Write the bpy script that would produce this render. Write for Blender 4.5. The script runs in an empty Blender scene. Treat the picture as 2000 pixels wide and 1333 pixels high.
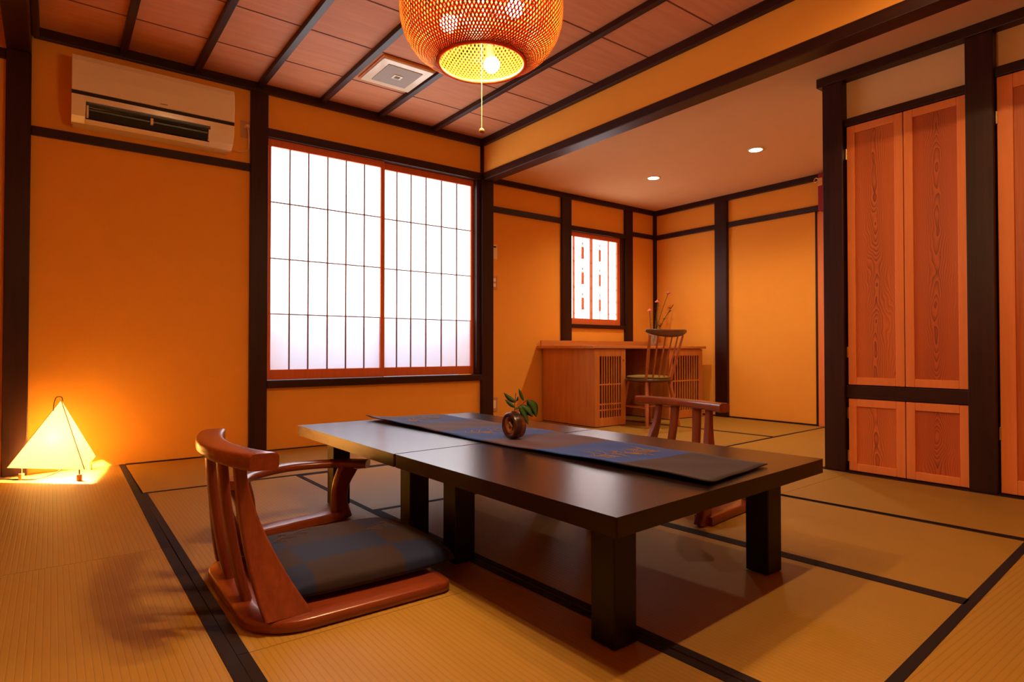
import bpy, math, random
from mathutils import Vector, Matrix
random.seed(7)
sc = bpy.context.scene
C = sc.collection
S = 0.76                      # metres per layout unit (camera height)
PI = math.pi

# ------------------------------------------------------------ camera, exposure
yaw, pitch, roll = 0.6475, 0.0146, -0.0004
fwd = Vector((math.sin(yaw)*math.cos(pitch), math.cos(yaw)*math.cos(pitch), math.sin(pitch)))
right = Vector((math.cos(yaw), -math.sin(yaw), 0))
up = right.cross(fwd)
cam_d = bpy.data.cameras.new('camera'); cam = bpy.data.objects.new('camera', cam_d); C.objects.link(cam)
cam_d.sensor_width = 36.0; cam_d.lens = 1188.4/2000*36.0; cam_d.clip_start = 0.02
R = Matrix((right, up, -fwd)).transposed()
cam.matrix_world = Matrix.Translation((0, 0, S)) @ R.to_4x4()
sc.camera = cam
sc.view_settings.view_transform = 'Standard'
sc.view_settings.look = 'None'
sc.view_settings.gamma = 1.0
sc.view_settings.use_curve_mapping = False
sc.view_settings.exposure = 0.18

# ------------------------------------------------------------ world and daylight
w = bpy.data.worlds.new('world'); sc.world = w; w.use_nodes = True
w.node_tree.nodes['Background'].inputs[0].default_value = (0.75, 0.85, 1.0, 1)
w.node_tree.nodes['Background'].inputs[1].default_value = 1.2

BULB = 1650.0                  # pendant bulb emission
LAMP = 2200.0                  # floor lamp bulb
DLM = 34.0                  # main ceiling downlights
DAY = 3.0                    # shoji paper lit by daylight
WARM = (1.0, 0.62, 0.30)

def area_light(name, loc, rot, sx, sy, power, col):
    l = bpy.data.lights.new(name, 'AREA'); l.shape = 'RECTANGLE'; l.size = sx*S; l.size_y = sy*S
    l.energy = power; l.color = col
    o = bpy.data.objects.new(name, l); C.objects.link(o)
    o.location = Vector(loc)*S; o.rotation_euler = rot
    return o
# daylight outside, falling on the frosted lower row of the big window
area_light('outdoor_daylight', (2.95, 6.75, 1.95), (-PI/2+0.75, 0, 0), 3.2, 0.5, 44, (0.95, 0.95, 1.0))

# ------------------------------------------------------------ node helpers
def mat(name):
    m = bpy.data.materials.new(name); m.use_nodes = True
    nt = m.node_tree; b = nt.nodes['Principled BSDF']
    return m, nt, b
def N(nt, typ, **kw):
    n = nt.nodes.new(typ)
    for k, v in kw.items():
        if k.startswith('i_'):
            n.inputs[int(k[2:])].default_value = v
        else:
            setattr(n, k, v)
    return n
def L(nt, a, b): nt.links.new(a, b)
def math_n(nt, op, a, b=None, c=None):
    n = nt.nodes.new('ShaderNodeMath'); n.operation = op
    for i, x in enumerate((a, b, c)):
        if x is None: continue
        if isinstance(x, (int, float)): n.inputs[i].default_value = x
        else: nt.links.new(x, n.inputs[i])
    return n.outputs[0]
def mixc(nt, fac, a, b):
    n = nt.nodes.new('ShaderNodeMix'); n.data_type = 'RGBA'
    for s, x in ((n.inputs[0], fac), (n.inputs[6], a), (n.inputs[7], b)):
        if isinstance(x, (int, float)): s.default_value = x
        elif isinstance(x, tuple): s.default_value = (*x, 1)
        else: nt.links.new(x, s)
    return n.outputs[2]
def bump(nt, b, h, strength=0.3, dist=0.002):
    n = nt.nodes.new('ShaderNodeBump'); n.inputs['Strength'].default_value = strength
    n.inputs['Distance'].default_value = dist
    nt.links.new(h, n.inputs['Height']); nt.links.new(n.outputs[0], b.inputs['Normal'])
def coords(nt, scale=(1, 1, 1), kind='Object'):
    tc = nt.nodes.new('ShaderNodeTexCoord'); mp = nt.nodes.new('ShaderNodeMapping')
    mp.inputs['Scale'].default_value = scale
    nt.links.new(tc.outputs[kind], mp.inputs['Vector']); return mp.outputs[0]
def noise(nt, vec, scale, detail=4, rough=0.55):
    n = nt.nodes.new('ShaderNodeTexNoise'); n.inputs['Scale'].default_value = scale
    n.inputs['Detail'].default_value = detail; n.inputs['Roughness'].default_value = rough
    nt.links.new(vec, n.inputs['Vector']); return n.outputs['Fac']
def ramp(nt, fac, stops, interp='LINEAR'):
    r = nt.nodes.new('ShaderNodeValToRGB'); r.color_ramp.interpolation = interp
    el = r.color_ramp.elements
    while len(el) < len(stops): el.new(0.5)
    for e, (p, c) in zip(el, stops):
        e.position = p; e.color = (*c, 1)
    nt.links.new(fac, r.inputs[0]); return r.outputs[0]
def plain(name, col, rough=0.5, metal=0.0, spec=0.5, nz=0.06, scale=40, bmp=0.1, emit=None, es=0):
    m, nt, b = mat(name)
    v = coords(nt); f = noise(nt, v, scale)
    dark = tuple(c*(1-nz*2) for c in col)
    L(nt, mixc(nt, f, dark, col), b.inputs['Base Color'])
    b.inputs['Roughness'].default_value = rough; b.inputs['Metallic'].default_value = metal
    b.inputs['Specular IOR Level'].default_value = spec
    if bmp: bump(nt, b, f, bmp, 0.001)
    if emit:
        b.inputs['Emission Color'].default_value = (*emit, 1); b.inputs['Emission Strength'].default_value = es
    return m
def wood(name, light, dark, axis='Z', rough=0.4, spec=0.5, freq=30, stretch=0.06, contrast=0.8, coat=0.0, bmp=0.15):
    """straight grained wood; grain runs along axis"""
    m, nt, b = mat(name)
    sc3 = [1, 1, 1]; sc3['XYZ'.index(axis)] = stretch
    v = coords(nt, tuple(sc3))
    n1 = noise(nt, v, freq, 6, 0.6); n2 = noise(nt, v, freq*3.2, 3, 0.5)
    f = math_n(nt, 'ADD', math_n(nt, 'MULTIPLY', n1, 0.65), math_n(nt, 'MULTIPLY', n2, 0.35))
    f = math_n(nt, 'MULTIPLY_ADD', math_n(nt, 'SUBTRACT', f, 0.5), 3.0*contrast, 0.5)
    f = math_n(nt, 'MINIMUM', math_n(nt, 'MAXIMUM', f, 0), 1)
    L(nt, mixc(nt, f, dark, light), b.inputs['Base Color'])
    b.inputs['Roughness'].default_value = rough; b.inputs['Specular IOR Level'].default_value = spec
    b.inputs['Coat Weight'].default_value = coat; b.inputs['Coat Roughness'].default_value = 0.15
    if bmp: bump(nt, b, f, bmp, 0.0006)
    return m
def cathedral(name, light, dark, u='Y', seed=0.0, k=110, amp=24.0, rough=0.4, zs=0.75):
    """flat-sawn board: contours of (|u|*k + noise(z)) give nested arches and eyes; u is the cross axis, z the long one"""
    m, nt, b = mat(name)
    tc = nt.nodes.new('ShaderNodeTexCoord'); sp = nt.nodes.new('ShaderNodeSeparateXYZ')
    L(nt, tc.outputs['Object'], sp.inputs[0])
    uu = sp.outputs['XYZ'.index(u)]; zz = sp.outputs[2]
    cb = nt.nodes.new('ShaderNodeCombineXYZ')
    L(nt, math_n(nt, 'MULTIPLY', uu, 1.6), cb.inputs[0]); L(nt, math_n(nt, 'MULTIPLY', zz, zs), cb.inputs[1]); cb.inputs[2].default_value = seed
    wob = noise(nt, cb.outputs[0], 2.6, 3, 0.45)
    cb2 = nt.nodes.new('ShaderNodeCombineXYZ')
    L(nt, math_n(nt, 'MULTIPLY', zz, 0.8), cb2.inputs[0]); cb2.inputs[1].default_value = seed*3.1+1.7
    cen = math_n(nt, 'MULTIPLY_ADD', noise(nt, cb2.outputs[0], 1.2, 1), 0.05, -0.025)
    d = math_n(nt, 'SUBTRACT', uu, cen)
    d = math_n(nt, 'SQRT', math_n(nt, 'MULTIPLY_ADD', d, d, 0.00022))
    h = math_n(nt, 'ADD', math_n(nt, 'MULTIPLY', d, k), math_n(nt, 'MULTIPLY', wob, amp))
    fr = math_n(nt, 'FRACT', h)
    near = math_n(nt, 'MAXIMUM', math_n(nt, 'SUBTRACT', 1.0, math_n(nt, 'MULTIPLY', d, 9.0)), 0.36)
    f = math_n(nt, 'MULTIPLY', math_n(nt, 'POWER', fr, 1.9), near)
    col = mixc(nt, math_n(nt, 'MULTIPLY', f, 0.95), light, dark)
    cb3 = nt.nodes.new('ShaderNodeCombineXYZ')
    L(nt, math_n(nt, 'MULTIPLY', uu, 60), cb3.inputs[0]); L(nt, math_n(nt, 'MULTIPLY', zz, 1.2), cb3.inputs[1]); cb3.inputs[2].default_value = seed
    g = noise(nt, cb3.outputs[0], 2.5, 4)
    g2 = noise(nt, cb.outputs[0], 1.3, 2)
    col = mixc(nt, math_n(nt, 'MULTIPLY', g, 0.45), col, tuple(a*0.45 for a in light))
    col = mixc(nt, math_n(nt, 'MULTIPLY', g2, 0.35), col, dark)
    L(nt, col, b.inputs['Base Color'])
    b.inputs['Roughness'].default_value = rough
    bump(nt, b, f, 0.1, 0.0005)
    return m

# ------------------------------------------------------------ materials
M = {}
def build_plaster(name, col, bs=0.25):
    m, nt, b = mat(name)
    v = coords(nt); f = noise(nt, v, 9, 5); g = noise(nt, v, 160, 3)
    c = mixc(nt, f, tuple(x*0.94 for x in col), col)
    L(nt, c, b.inputs['Base Color']); b.inputs['Roughness'].default_value = 0.92; b.inputs['Specular IOR Level'].default_value = 0.15
    bump(nt, b, g, bs, 0.0012); return m
M['plaster'] = build_plaster('ochre_plaster', (0.95, 0.425, 0.065))
M['ceil2'] = build_plaster('pale_ceiling_paper', (0.84, 0.54, 0.28), 0.4)
M['dark'] = wood('dark_stained_timber', (0.046, 0.009, 0.005), (0.013, 0.0025, 0.002), 'Z', 0.42, 0.32, 26, 0.05)
M['dark_x'] = wood('dark_stained_timber_x', (0.046, 0.009, 0.005), (0.013, 0.0025, 0.002), 'X', 0.42, 0.36, 26, 0.05)
M['dark_y'] = wood('dark_stained_timber_y', (0.046, 0.009, 0.005), (0.013, 0.0025, 0.002), 'Y', 0.42, 0.36, 26, 0.05)
M['ceil'] = wood('cedar_ceiling_board', (0.72, 0.31, 0.15), (0.60, 0.22, 0.10), 'X', 0.6, 0.25, 14, 0.08, 0.9)
M['shoji'] = wood('reddish_sash_wood', (0.80, 0.19, 0.06), (0.66, 0.13, 0.035), 'Z', 0.45, 0.4, 30, 0.05, 0.6)
M['frame'] = wood('orange_cedar_frame', (0.88, 0.28, 0.07), (0.74, 0.20, 0.045), 'Z', 0.45, 0.4, 30, 0.05, 0.6)
M['desk'] = wood('orange_desk_wood', (0.70, 0.28, 0.075), (0.52, 0.16, 0.036), 'Z', 0.45, 0.4, 22, 0.07, 0.8)
M['desk_x'] = wood('orange_desk_top_wood', (0.70, 0.28, 0.075), (0.52, 0.16, 0.036), 'X', 0.35, 0.5, 22, 0.07, 0.8)
M['walnut'] = wood('red_brown_chair_wood', (0.23, 0.044, 0.014), (0.12, 0.019, 0.006), 'Z', 0.28, 0.5, 40, 0.08, 0.8, 0.25)
M['walnut_y'] = wood('red_brown_rail_wood', (0.26, 0.050, 0.016), (0.15, 0.024, 0.008), 'Y', 0.25, 0.5, 40, 0.08, 0.8, 0.3)
M['walnut_x'] = wood('red_brown_board_wood', (0.25, 0.048, 0.014), (0.14, 0.022, 0.007), 'X', 0.28, 0.5, 40, 0.08, 0.8, 0.25)
M['windsor'] = wood('chair_wood', (0.55, 0.17, 0.05), (0.36, 0.09, 0.025), 'Z', 0.35, 0.5, 40, 0.08, 0.8)
M['seatdark'] = wood('dark_seat_wood', (0.14, 0.05, 0.02), (0.07, 0.022, 0.01), 'X', 0.35, 0.5, 40, 0.08, 0.8)
for i, (sd, k) in enumerate(((0.3, 105), (4.1, 125), (8.7, 100), (12.9, 120))):
    M['cath%d' % i] = cathedral('flat_sawn_cedar_%d' % i, (0.92, 0.22, 0.045) if i % 2 == 0 else (0.74, 0.15, 0.032), (0.085, 0.009, 0.004), 'Y', sd, k)
M['straight'] = wood('straight_cedar_panel', (0.62, 0.16, 0.03), (0.42, 0.08, 0.015), 'Z', 0.4, 0.4, 60, 0.02, 1.0)
# lacquered table
m, nt, b = mat('black_brown_lacquer')
v = coords(nt); f = noise(nt, v, 420, 2)
b.inputs['Base Color'].default_value = (0.012, 0.004, 0.003, 1); b.inputs['Roughness'].default_value = 0.24
b.inputs['Specular IOR Level'].default_value = 0.36; bump(nt, b, f, 0.22, 0.0008); M['lacquer'] = m
m, nt, b = mat('black_lacquer_leg'); b.inputs['Base Color'].default_value = (0.006, 0.003, 0.002, 1); b.inputs['Specular IOR Level'].default_value = 0.3
v = coords(nt); L(nt, math_n(nt, 'MULTIPLY_ADD', noise(nt, v, 60), 0.1, 0.3), b.inputs['Roughness']); M['leg'] = m
# thin cedar lattice bars; backlight bloom put into the pale colour and translucency
m, nt, b = mat('bloom_paled_lattice')
v = coords(nt); f = noise(nt, v, 90, 3)
cc = mixc(nt, f, (0.80, 0.30, 0.18), (0.90, 0.42, 0.28))
d = N(nt, 'ShaderNodeBsdfDiffuse'); t = N(nt, 'ShaderNodeBsdfTranslucent'); L(nt, cc, d.inputs[0]); L(nt, cc, t.inputs[0])
a = N(nt, 'ShaderNodeMixShader', i_0=0.4); L(nt, d.outputs[0], a.inputs[1]); L(nt, t.outputs[0], a.inputs[2])
L(nt, a.outputs[0], nt.nodes['Material Output'].inputs[0]); nt.nodes.remove(b); M['kumiko'] = m
m, nt, b = mat('glow_greyed_lattice')  # big window bars: glow from behind mixed into the colour as grey
d = N(nt, 'ShaderNodeBsdfDiffuse'); t = N(nt, 'ShaderNodeBsdfTranslucent'); v = coords(nt); f = noise(nt, v, 90, 3)
cc = mixc(nt, f, (0.36, 0.22, 0.20), (0.46, 0.30, 0.27)); L(nt, cc, d.inputs[0]); L(nt, cc, t.inputs[0])
a = N(nt, 'ShaderNodeMixShader', i_0=0.25); L(nt, d.outputs[0], a.inputs[1]); L(nt, t.outputs[0], a.inputs[2])
L(nt, a.outputs[0], nt.nodes['Material Output'].inputs[0]); nt.nodes.remove(b); M['kumiko_glow_grey'] = m
# paper / glass
def emis(name, col, s, base=(0.8, 0.8, 0.8)):
    m, nt, b = mat(name)
    v = coords(nt); f = noise(nt, v, 60, 3)
    L(nt, mixc(nt, f, tuple(c*0.97 for c in base), base), b.inputs['Base Color']); b.inputs['Roughness'].default_value = 0.8
    b.inputs['Emission Color'].default_value = (*col, 1); b.inputs['Emission Strength'].default_value = s
    return m
M['paper'] = emis('daylit_shoji_paper', (0.97, 0.97, 1.0), DAY)
m, nt, b = mat('frosted_lower_pane')
t = N(nt, 'ShaderNodeBsdfTranslucent'); t.inputs[0].default_value = (0.85, 0.84, 0.9, 1)
d = N(nt, 'ShaderNodeBsdfDiffuse'); d.inputs[0].default_value = (0.8, 0.78, 0.8, 1)
mx = N(nt, 'ShaderNodeMixShader', i_0=0.3); L(nt, t.outputs[0], mx.inputs[1]); L(nt, d.outputs[0], mx.inputs[2])
L(nt, mx.outputs[0], nt.nodes['Material Output'].inputs[0]); nt.nodes.remove(b); M['frost'] = m
M['bulb'] = emis('warm_bulb', (1.0, 0.62, 0.28), BULB)
M['bulb2'] = emis('warm_floor_lamp_bulb', (1.0, 0.70, 0.38), LAMP)
M['down'] = emis('downlight_lens', (1.0, 0.74, 0.42), 14)
# bamboo strips
m, nt, b = mat('split_bamboo')
v = coords(nt); f = noise(nt, v, 120, 2)
colb = mixc(nt, f, (0.14, 0.062, 0.007), (0.19, 0.09, 0.011))
d = N(nt, 'ShaderNodeBsdfDiffuse'); t = N(nt, 'ShaderNodeBsdfTranslucent'); g = N(nt, 'ShaderNodeBsdfGlossy'); g.inputs['Roughness'].default_value = 0.3
L(nt, colb, d.inputs[0]); t.inputs[0].default_value = (0.40, 0.045, 0.005, 1)
a = N(nt, 'ShaderNodeMixShader', i_0=0.35); L(nt, d.outputs[0], a.inputs[1]); L(nt, t.outputs[0], a.inputs[2])
a2 = N(nt, 'ShaderNodeMixShader', i_0=0.05); L(nt, a.outputs[0], a2.inputs[1]); L(nt, g.outputs[0], a2.inputs[2])
L(nt, a2.outputs[0], nt.nodes['Material Output'].inputs[0]); nt.nodes.remove(b); M['bamboo'] = m
# lamp shade cloth
m, nt, b = mat('lamp_shade_paper')
v = coords(nt); f = noise(nt, v, 200, 3)
d = N(nt, 'ShaderNodeBsdfDiffuse'); t = N(nt, 'ShaderNodeBsdfTranslucent')
d.inputs[0].default_value = (0.8, 0.68, 0.45, 1); L(nt, mixc(nt, f, (0.88, 0.78, 0.5), (0.95, 0.88, 0.62)), t.inputs[0])
a = N(nt, 'ShaderNodeMixShader', i_0=0.6); L(nt, d.outputs[0], a.inputs[1]); L(nt, t.outputs[0], a.inputs[2])
L(nt, a.outputs[0], nt.nodes['Material Output'].inputs[0]); nt.nodes.remove(b); M['shade'] = m
# tatami
def tatami(name, axis, tint=(0.42, 0.222, 0.030)):
    m, nt, b = mat(name)
    tc = nt.nodes.new('ShaderNodeTexCoord'); sp = nt.nodes.new('ShaderNodeSeparateXYZ'); L(nt, tc.outputs['Object'], sp.inputs[0])
    c = sp.outputs[1 if axis == 'X' else 0]; al = sp.outputs[0 if axis == 'X' else 1]
    fr = math_n(nt, 'FRACT', math_n(nt, 'MULTIPLY', c, 1/0.0165))
    tri = math_n(nt, 'ABSOLUTE', math_n(nt, 'SUBTRACT', fr, 0.5))        # 0.5 at the stripe line
    ln = math_n(nt, 'POWER', math_n(nt, 'MULTIPLY', tri, 2.0), 5.0)
    fr2 = math_n(nt, 'SINE', math_n(nt, 'MULTIPLY', al, 2*PI/0.004))
    cb = nt.nodes.new('ShaderNodeCombineXYZ'); L(nt, math_n(nt, 'MULTIPLY', c, 3.0), cb.inputs[0]); L(nt, al, cb.inputs[1])
    nz = noise(nt, cb.outputs[0], 2.2, 4); nf = noise(nt, tc.outputs['Object'], 300, 2)
    base = mixc(nt, nz, tuple(x*0.86 for x in tint), tint)
    base = mixc(nt, math_n(nt, 'MULTIPLY', nf, 0.25), base, tuple(x*0.6 for x in tint))
    base = mixc(nt, math_n(nt, 'MULTIPLY', ln, 0.38), base, tuple(x*0.45 for x in tint))
    L(nt, base, b.inputs['Base Color']); b.inputs['Roughness'].default_value = 0.55; b.inputs['Specular IOR Level'].default_value = 0.35
    h = math_n(nt, 'SUBTRACT', math_n(nt, 'MULTIPLY', fr2, 0.15), ln)
    bump(nt, b, h, 0.35, 0.0012)
    return m
M['tat_y'] = tatami('tatami_rush_y', 'Y'); M['tat_x'] = tatami('tatami_rush_x', 'X', (0.44, 0.232, 0.030))
M['heri'] = plain('dark_cloth_border', (0.022, 0.011, 0.014), 0.8, 0, 0.2, 0.2, 500, 0.4)
M['under'] = plain('subfloor_board', (0.06, 0.03, 0.015), 0.9)
M['white'] = plain('cream_plastic', (0.95, 0.80, 0.58), 0.16, 0, 0.5, 0.01, 10, 0)
M['blackp'] = plain('black_plastic', (0.012, 0.010, 0.010), 0.35, 0, 0.5, 0.1, 30, 0)
M['greyp'] = plain('grey_grille', (0.42, 0.36, 0.30), 0.6, 0, 0.4, 0.05, 300, 0.3)
M['tanp'] = plain('tan_plastic', (0.62, 0.32, 0.13), 0.5, 0, 0.4, 0.03, 30, 0)
M['metal'] = plain('brushed_metal', (0.6, 0.5, 0.38), 0.3, 1.0, 0.5, 0.05, 60, 0.05)
M['brass'] = plain('brass', (0.85, 0.62, 0.28), 0.25, 1.0, 0.5, 0.05, 60, 0.0)
M['crimson'] = plain('crimson_cloth', (0.35, 0.012, 0.03), 0.5, 0, 0.4, 0.1, 60, 0.1)
M['cordw'] = plain('pale_cord', (0.8, 0.45, 0.2), 0.6, 0, 0.3, 0.02, 60, 0)
M['cordk'] = plain('dark_cord', (0.05, 0.03, 0.015), 0.5, 0, 0.3, 0.02, 60, 0)
M['ball'] = plain('wooden_ball', (0.5, 0.2, 0.06), 0.4, 0, 0.4, 0.1, 60, 0.05)
M['olive'] = plain('olive_seat_pad', (0.30, 0.22, 0.06), 0.9, 0, 0.2, 0.1, 200, 0.4)
M['leaf'] = plain('glossy_leaf', (0.035, 0.085, 0.018), 0.3, 0, 0.5, 0.2, 60, 0.1)
M['twig'] = plain('brown_twig', (0.16, 0.05, 0.02), 0.6, 0, 0.3, 0.2, 90, 0.3)
M['stem'] = plain('green_stem', (0.12, 0.13, 0.03), 0.6, 0, 0.3, 0.2, 90, 0.1)
M['pink'] = plain('pink_petal', (0.85, 0.25, 0.22), 0.6, 0, 0.3, 0.05, 90, 0.1)
M['gold'] = plain('gold_thread', (0.34, 0.20, 0.09), 0.5, 0.1, 0.4, 0.1, 300, 0)
M['goldd'] = plain('bronze_thread', (0.13, 0.06, 0.028), 0.5, 0.1, 0.4, 0.1, 300, 0)
m, nt, b = mat('thin_glass'); b.inputs['Base Color'].default_value = (0.9, 0.85, 0.8, 1); b.inputs['Roughness'].default_value = 0.05
b.inputs['Transmission Weight'].default_value = 0.85; b.inputs['IOR'].default_value = 1.3; M['glass'] = m
# glazed vase
m, nt, b = mat('brown_glaze')
v = coords(nt, (1, 1, 0.5)); f = noise(nt, v, 14, 4)
L(nt, ramp(nt, f, [(0.40, (0.018, 0.006, 0.004)), (0.54, (0.055, 0.016, 0.008)), (0.66, (0.24, 0.07, 0.02))]), b.inputs['Base Color'])
b.inputs['Roughness'].default_value = 0.3; bump(nt, b, f, 0.2, 0.002); M['glaze'] = m
M['clay'] = plain('bare_clay', (0.24, 0.075, 0.022), 0.6, 0, 0.4, 0.15, 30, 0.3)
# fabrics
BLUE = (0.003, 0.014, 0.075); BROWN = (0.026, 0.011, 0.014)
def weave(nt, b, col):
    v = coords(nt); f = noise(nt, v, 700, 2)
    L(nt, mixc(nt, math_n(nt, 'MULTIPLY', f, 0.5), col, (0.01, 0.008, 0.01)), b.inputs['Base Color'])
    b.inputs['Roughness'].default_value = 0.75; b.inputs['Sheen Weight'].default_value = 0.08; b.inputs['Specular IOR Level'].default_value = 0.3
    bump(nt, b, f, 0.25, 0.0008)
m, nt, b = mat('checked_cushion_cloth')
tc = N(nt, 'ShaderNodeTexCoord'); mp = N(nt, 'ShaderNodeMapping'); mp.inputs['Location'].default_value = (0.35, 0.15, 0.02); L(nt, tc.outputs['Object'], mp.inputs[0])
sp = N(nt, 'ShaderNodeSeparateXYZ'); L(nt, mp.outputs[0], sp.inputs[0])
def cell(o, per, thr):
    return math_n(nt, 'GREATER_THAN', math_n(nt, 'FRACT', math_n(nt, 'MULTIPLY', o, 1/per)), thr)
cx = cell(sp.outputs[0], 0.44, 0.36); cy = cell(sp.outputs[1], 0.44, 0.36)
x = math_n(nt, 'ABSOLUTE', math_n(nt, 'SUBTRACT', cx, cy))
weave(nt, b, mixc(nt, x, BROWN, BLUE)); M['cushion'] = m
m, nt, b = mat('banded_runner_cloth')
tc = N(nt, 'ShaderNodeTexCoord'); sp = N(nt, 'ShaderNodeSeparateXYZ'); L(nt, tc.outputs['Object'], sp.inputs[0])
fac = math_n(nt, 'MULTIPLY_ADD', sp.outputs[1], 1/(2.75*S), 0.5)
BL2 = (0.008, 0.060, 0.360); BR2 = (0.085, 0.040, 0.065)
weave(nt, b, ramp(nt, fac, [(0.0, (0.034, 0.018, 0.024)), (0.16, BL2), (0.34, BR2), (0.50, BL2), (0.66, BR2), (0.80, BL2), (0.93, BR2)], 'CONSTANT')); M['runner'] = m

# ------------------------------------------------------------ geometry helpers (layout units in, metres out)
class MB:
    def __init__(s): s.v = []; s.f = []; s.sm = []
    def add(s, vs, fs, smooth=False):
        n = len(s.v); s.v += [tuple(p) for p in vs]; s.f += [tuple(i+n for i in f) for f in fs]; s.sm += [smooth]*len(fs)
        return s
    def box(s, x0, x1, y0, y1, z0, z1):
        x0, x1 = min(x0, x1), max(x0, x1); y0, y1 = min(y0, y1), max(y0, y1); z0, z1 = min(z0, z1), max(z0, z1)
        v = [(x, y, z) for z in (z0, z1) for y in (y0, y1) for x in (x0, x1)]
        return s.add(v, [(0, 2, 3, 1), (4, 5, 7, 6), (0, 1, 5, 4), (2, 6, 7, 3), (0, 4, 6, 2), (1, 3, 7, 5)])
    def prism(s, poly, z0, z1, smooth=False):
        n = len(poly)
        v = [(x, y, z0) for x, y in poly] + [(x, y, z1) for x, y in poly]
        s.add(v, [tuple(range(n-1, -1, -1)), tuple(range(n, 2*n))])
        s.add(v, [(i, (i+1) % n, n+(i+1) % n, n+i) for i in range(n)], smooth)
        return s
    def lathe(s, prof, c=(0, 0, 0), seg=24, axis=None, close=False):
        """prof: list of (r, h); axis: unit vector of the h direction"""
        az = Vector(axis or (0, 0, 1)).normalized(); ax = az.orthogonal().normalized(); ay = az.cross(ax)
        c = Vector(c); n = len(prof); v = []
        for i in range(seg):
            a = 2*PI*i/seg; dr = ax*math.cos(a)+ay*math.sin(a)
            v += [c+dr*r+az*h for r, h in prof]
        f = []
        for i in range(seg):
            j = (i+1) % seg
            for k in range(n-1 if not close else n):
                k2 = (k+1) % n
                f.append((i*n+k, j*n+k, j*n+k2, i*n+k2))
        s.add(v, f, True)
        if not close:
            for k, rev in ((0, True), (n-1, False)):
                if prof[k][0] > 1e-6:
                    ring = [v[i*n+k] for i in range(seg)]
                    s.add(ring, [tuple(range(seg))[::-1] if rev else tuple(range(seg))])
        return s
    def cyl(s, c, r, h, seg=20): return s.lathe([(r, 0), (r, h)], c, seg)
    def sphere(s, c, r, seg=16, sz=1.0):
        n = seg//2; pr = [(max(1e-5, r*math.sin(PI*i/n)), -r*sz*math.cos(PI*i/n)) for i in range(n+1)]
        return s.lathe(pr, c, seg)
    def sweep(s, path, sizes, upv=(0, 0, 1), seg=12, power=2.0, cap=True):
        """superellipse section (w across, h along up) swept on a path"""
        path = [Vector(p) for p in path]; n = len(path)
        if not isinstance(sizes, list): sizes = [sizes]*n
        rings = []
        for i, p in enumerate(path):
            t = (path[min(i+1, n-1)]-path[max(i-1, 0)]).normalized()
            u = Vector(upv); side = t.cross(u)
            if side.length < 1e-4: side = t.orthogonal()
            side.normalize(); u2 = side.cross(t).normalized()
            wd, ht = sizes[i]
            ring = []
            for k in range(seg):
                a = 2*PI*(k+0.5)/seg; ca, sa = math.cos(a), math.sin(a)
                ring.append(p+side*(math.copysign(abs(ca)**(2/power), ca)*wd/2)+u2*(math.copysign(abs(sa)**(2/power), sa)*ht/2))
            rings.append(ring)
        v = [q for r in rings for q in r]
        f = [(i*seg+k, i*seg+(k+1) % seg, (i+1)*seg+(k+1) % seg, (i+1)*seg+k) for i in range(n-1) for k in range(seg)]
        s.add(v, f, True)
        if cap: s.add(rings[0], [tuple(range(seg))[::-1]]); s.add(rings[-1], [tuple(range(seg))])
        return s
    def tube(s, path, r, seg=8): return s.sweep(path, (2*r, 2*r), seg=seg)

def bez(pts, n=12):
    """Catmull-Rom through points"""
    P = [Vector(p) for p in pts]; P = [2*P[0]-P[1]]+P+[2*P[-1]-P[-2]]; out = []
    for i in range(1, len(P)-2):
        for k in range(n):
            t = k/n; a, b_, c, d_ = P[i-1:i+3]
            out.append(0.5*((2*b_)+(-a+c)*t+(2*a-5*b_+4*c-d_)*t*t+(-a+3*b_-3*c+d_)*t**3))
    out.append(P[-2]); return out

def setp(o, label=None, cat=None, group=None, kind=None):
    if label: o['label'] = label
    if cat: o['category'] = cat
    if group: o['group'] = group
    if kind: o['kind'] = kind
    return o
ORG = {}
def obj(name, mb, m, parent=None, local=False, bevel=0.0, origin=None, smooth_mod=0):
    """links mb as ONE mesh object. local=True: vertices already relative to the parent's base"""
    me = bpy.data.meshes.new(name)
    if parent is not None: off = Vector((0, 0, 0)) if local else Vector(ORG[parent.name])
    else:
        if origin is None:
            xs = [p[0] for p in mb.v]; ys = [p[1] for p in mb.v]; zs = [p[2] for p in mb.v]
            origin = ((min(xs)+max(xs))/2, (min(ys)+max(ys))/2, min(zs))
        off = Vector(origin)
    me.from_pydata([tuple((Vector(p)-off)*S) for p in mb.v], [], mb.f)
    me.polygons.foreach_set('use_smooth', mb.sm); me.validate(); me.update()
    me.materials.append(m)
    o = bpy.data.objects.new(name, me); C.objects.link(o)
    if parent is None: o.location = off*S; ORG[o.name] = tuple(off)
    else: o.parent = parent; ORG[o.name] = tuple(off)
    if bevel:
        md = o.modifiers.new('bevel', 'BEVEL'); md.width = bevel*S; md.segments = 2; md.limit_method = 'ANGLE'
    if smooth_mod:
        md = o.modifiers.new('sub', 'SUBSURF'); md.levels = smooth_mod; md.render_levels = smooth_mod
    return o
def thing(name, label, cat, loc, rz=0.0, group=None, kind=None):
    o = bpy.data.objects.new(name, None); C.objects.link(o); o.empty_display_size = 0.05
    o.location = Vector(loc)*S; o.rotation_euler = (0, 0, rz); ORG[o.name] = tuple(loc)
    return setp(o, label, cat, group, kind)
def struct(name, mb, m, bevel=0.0, label=None, parent=None):
    o = obj(name, mb, m, parent, bevel=bevel)
    if parent is None: o['kind'] = 'structure'
    if label: o['label'] = label
    return o
def copy_tree(o, parent=None):
    c = o.copy(); C.objects.link(c)
    if parent is not None: c.parent = parent
    for ch in list(o.children): copy_tree(ch, c)
    return c

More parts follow.
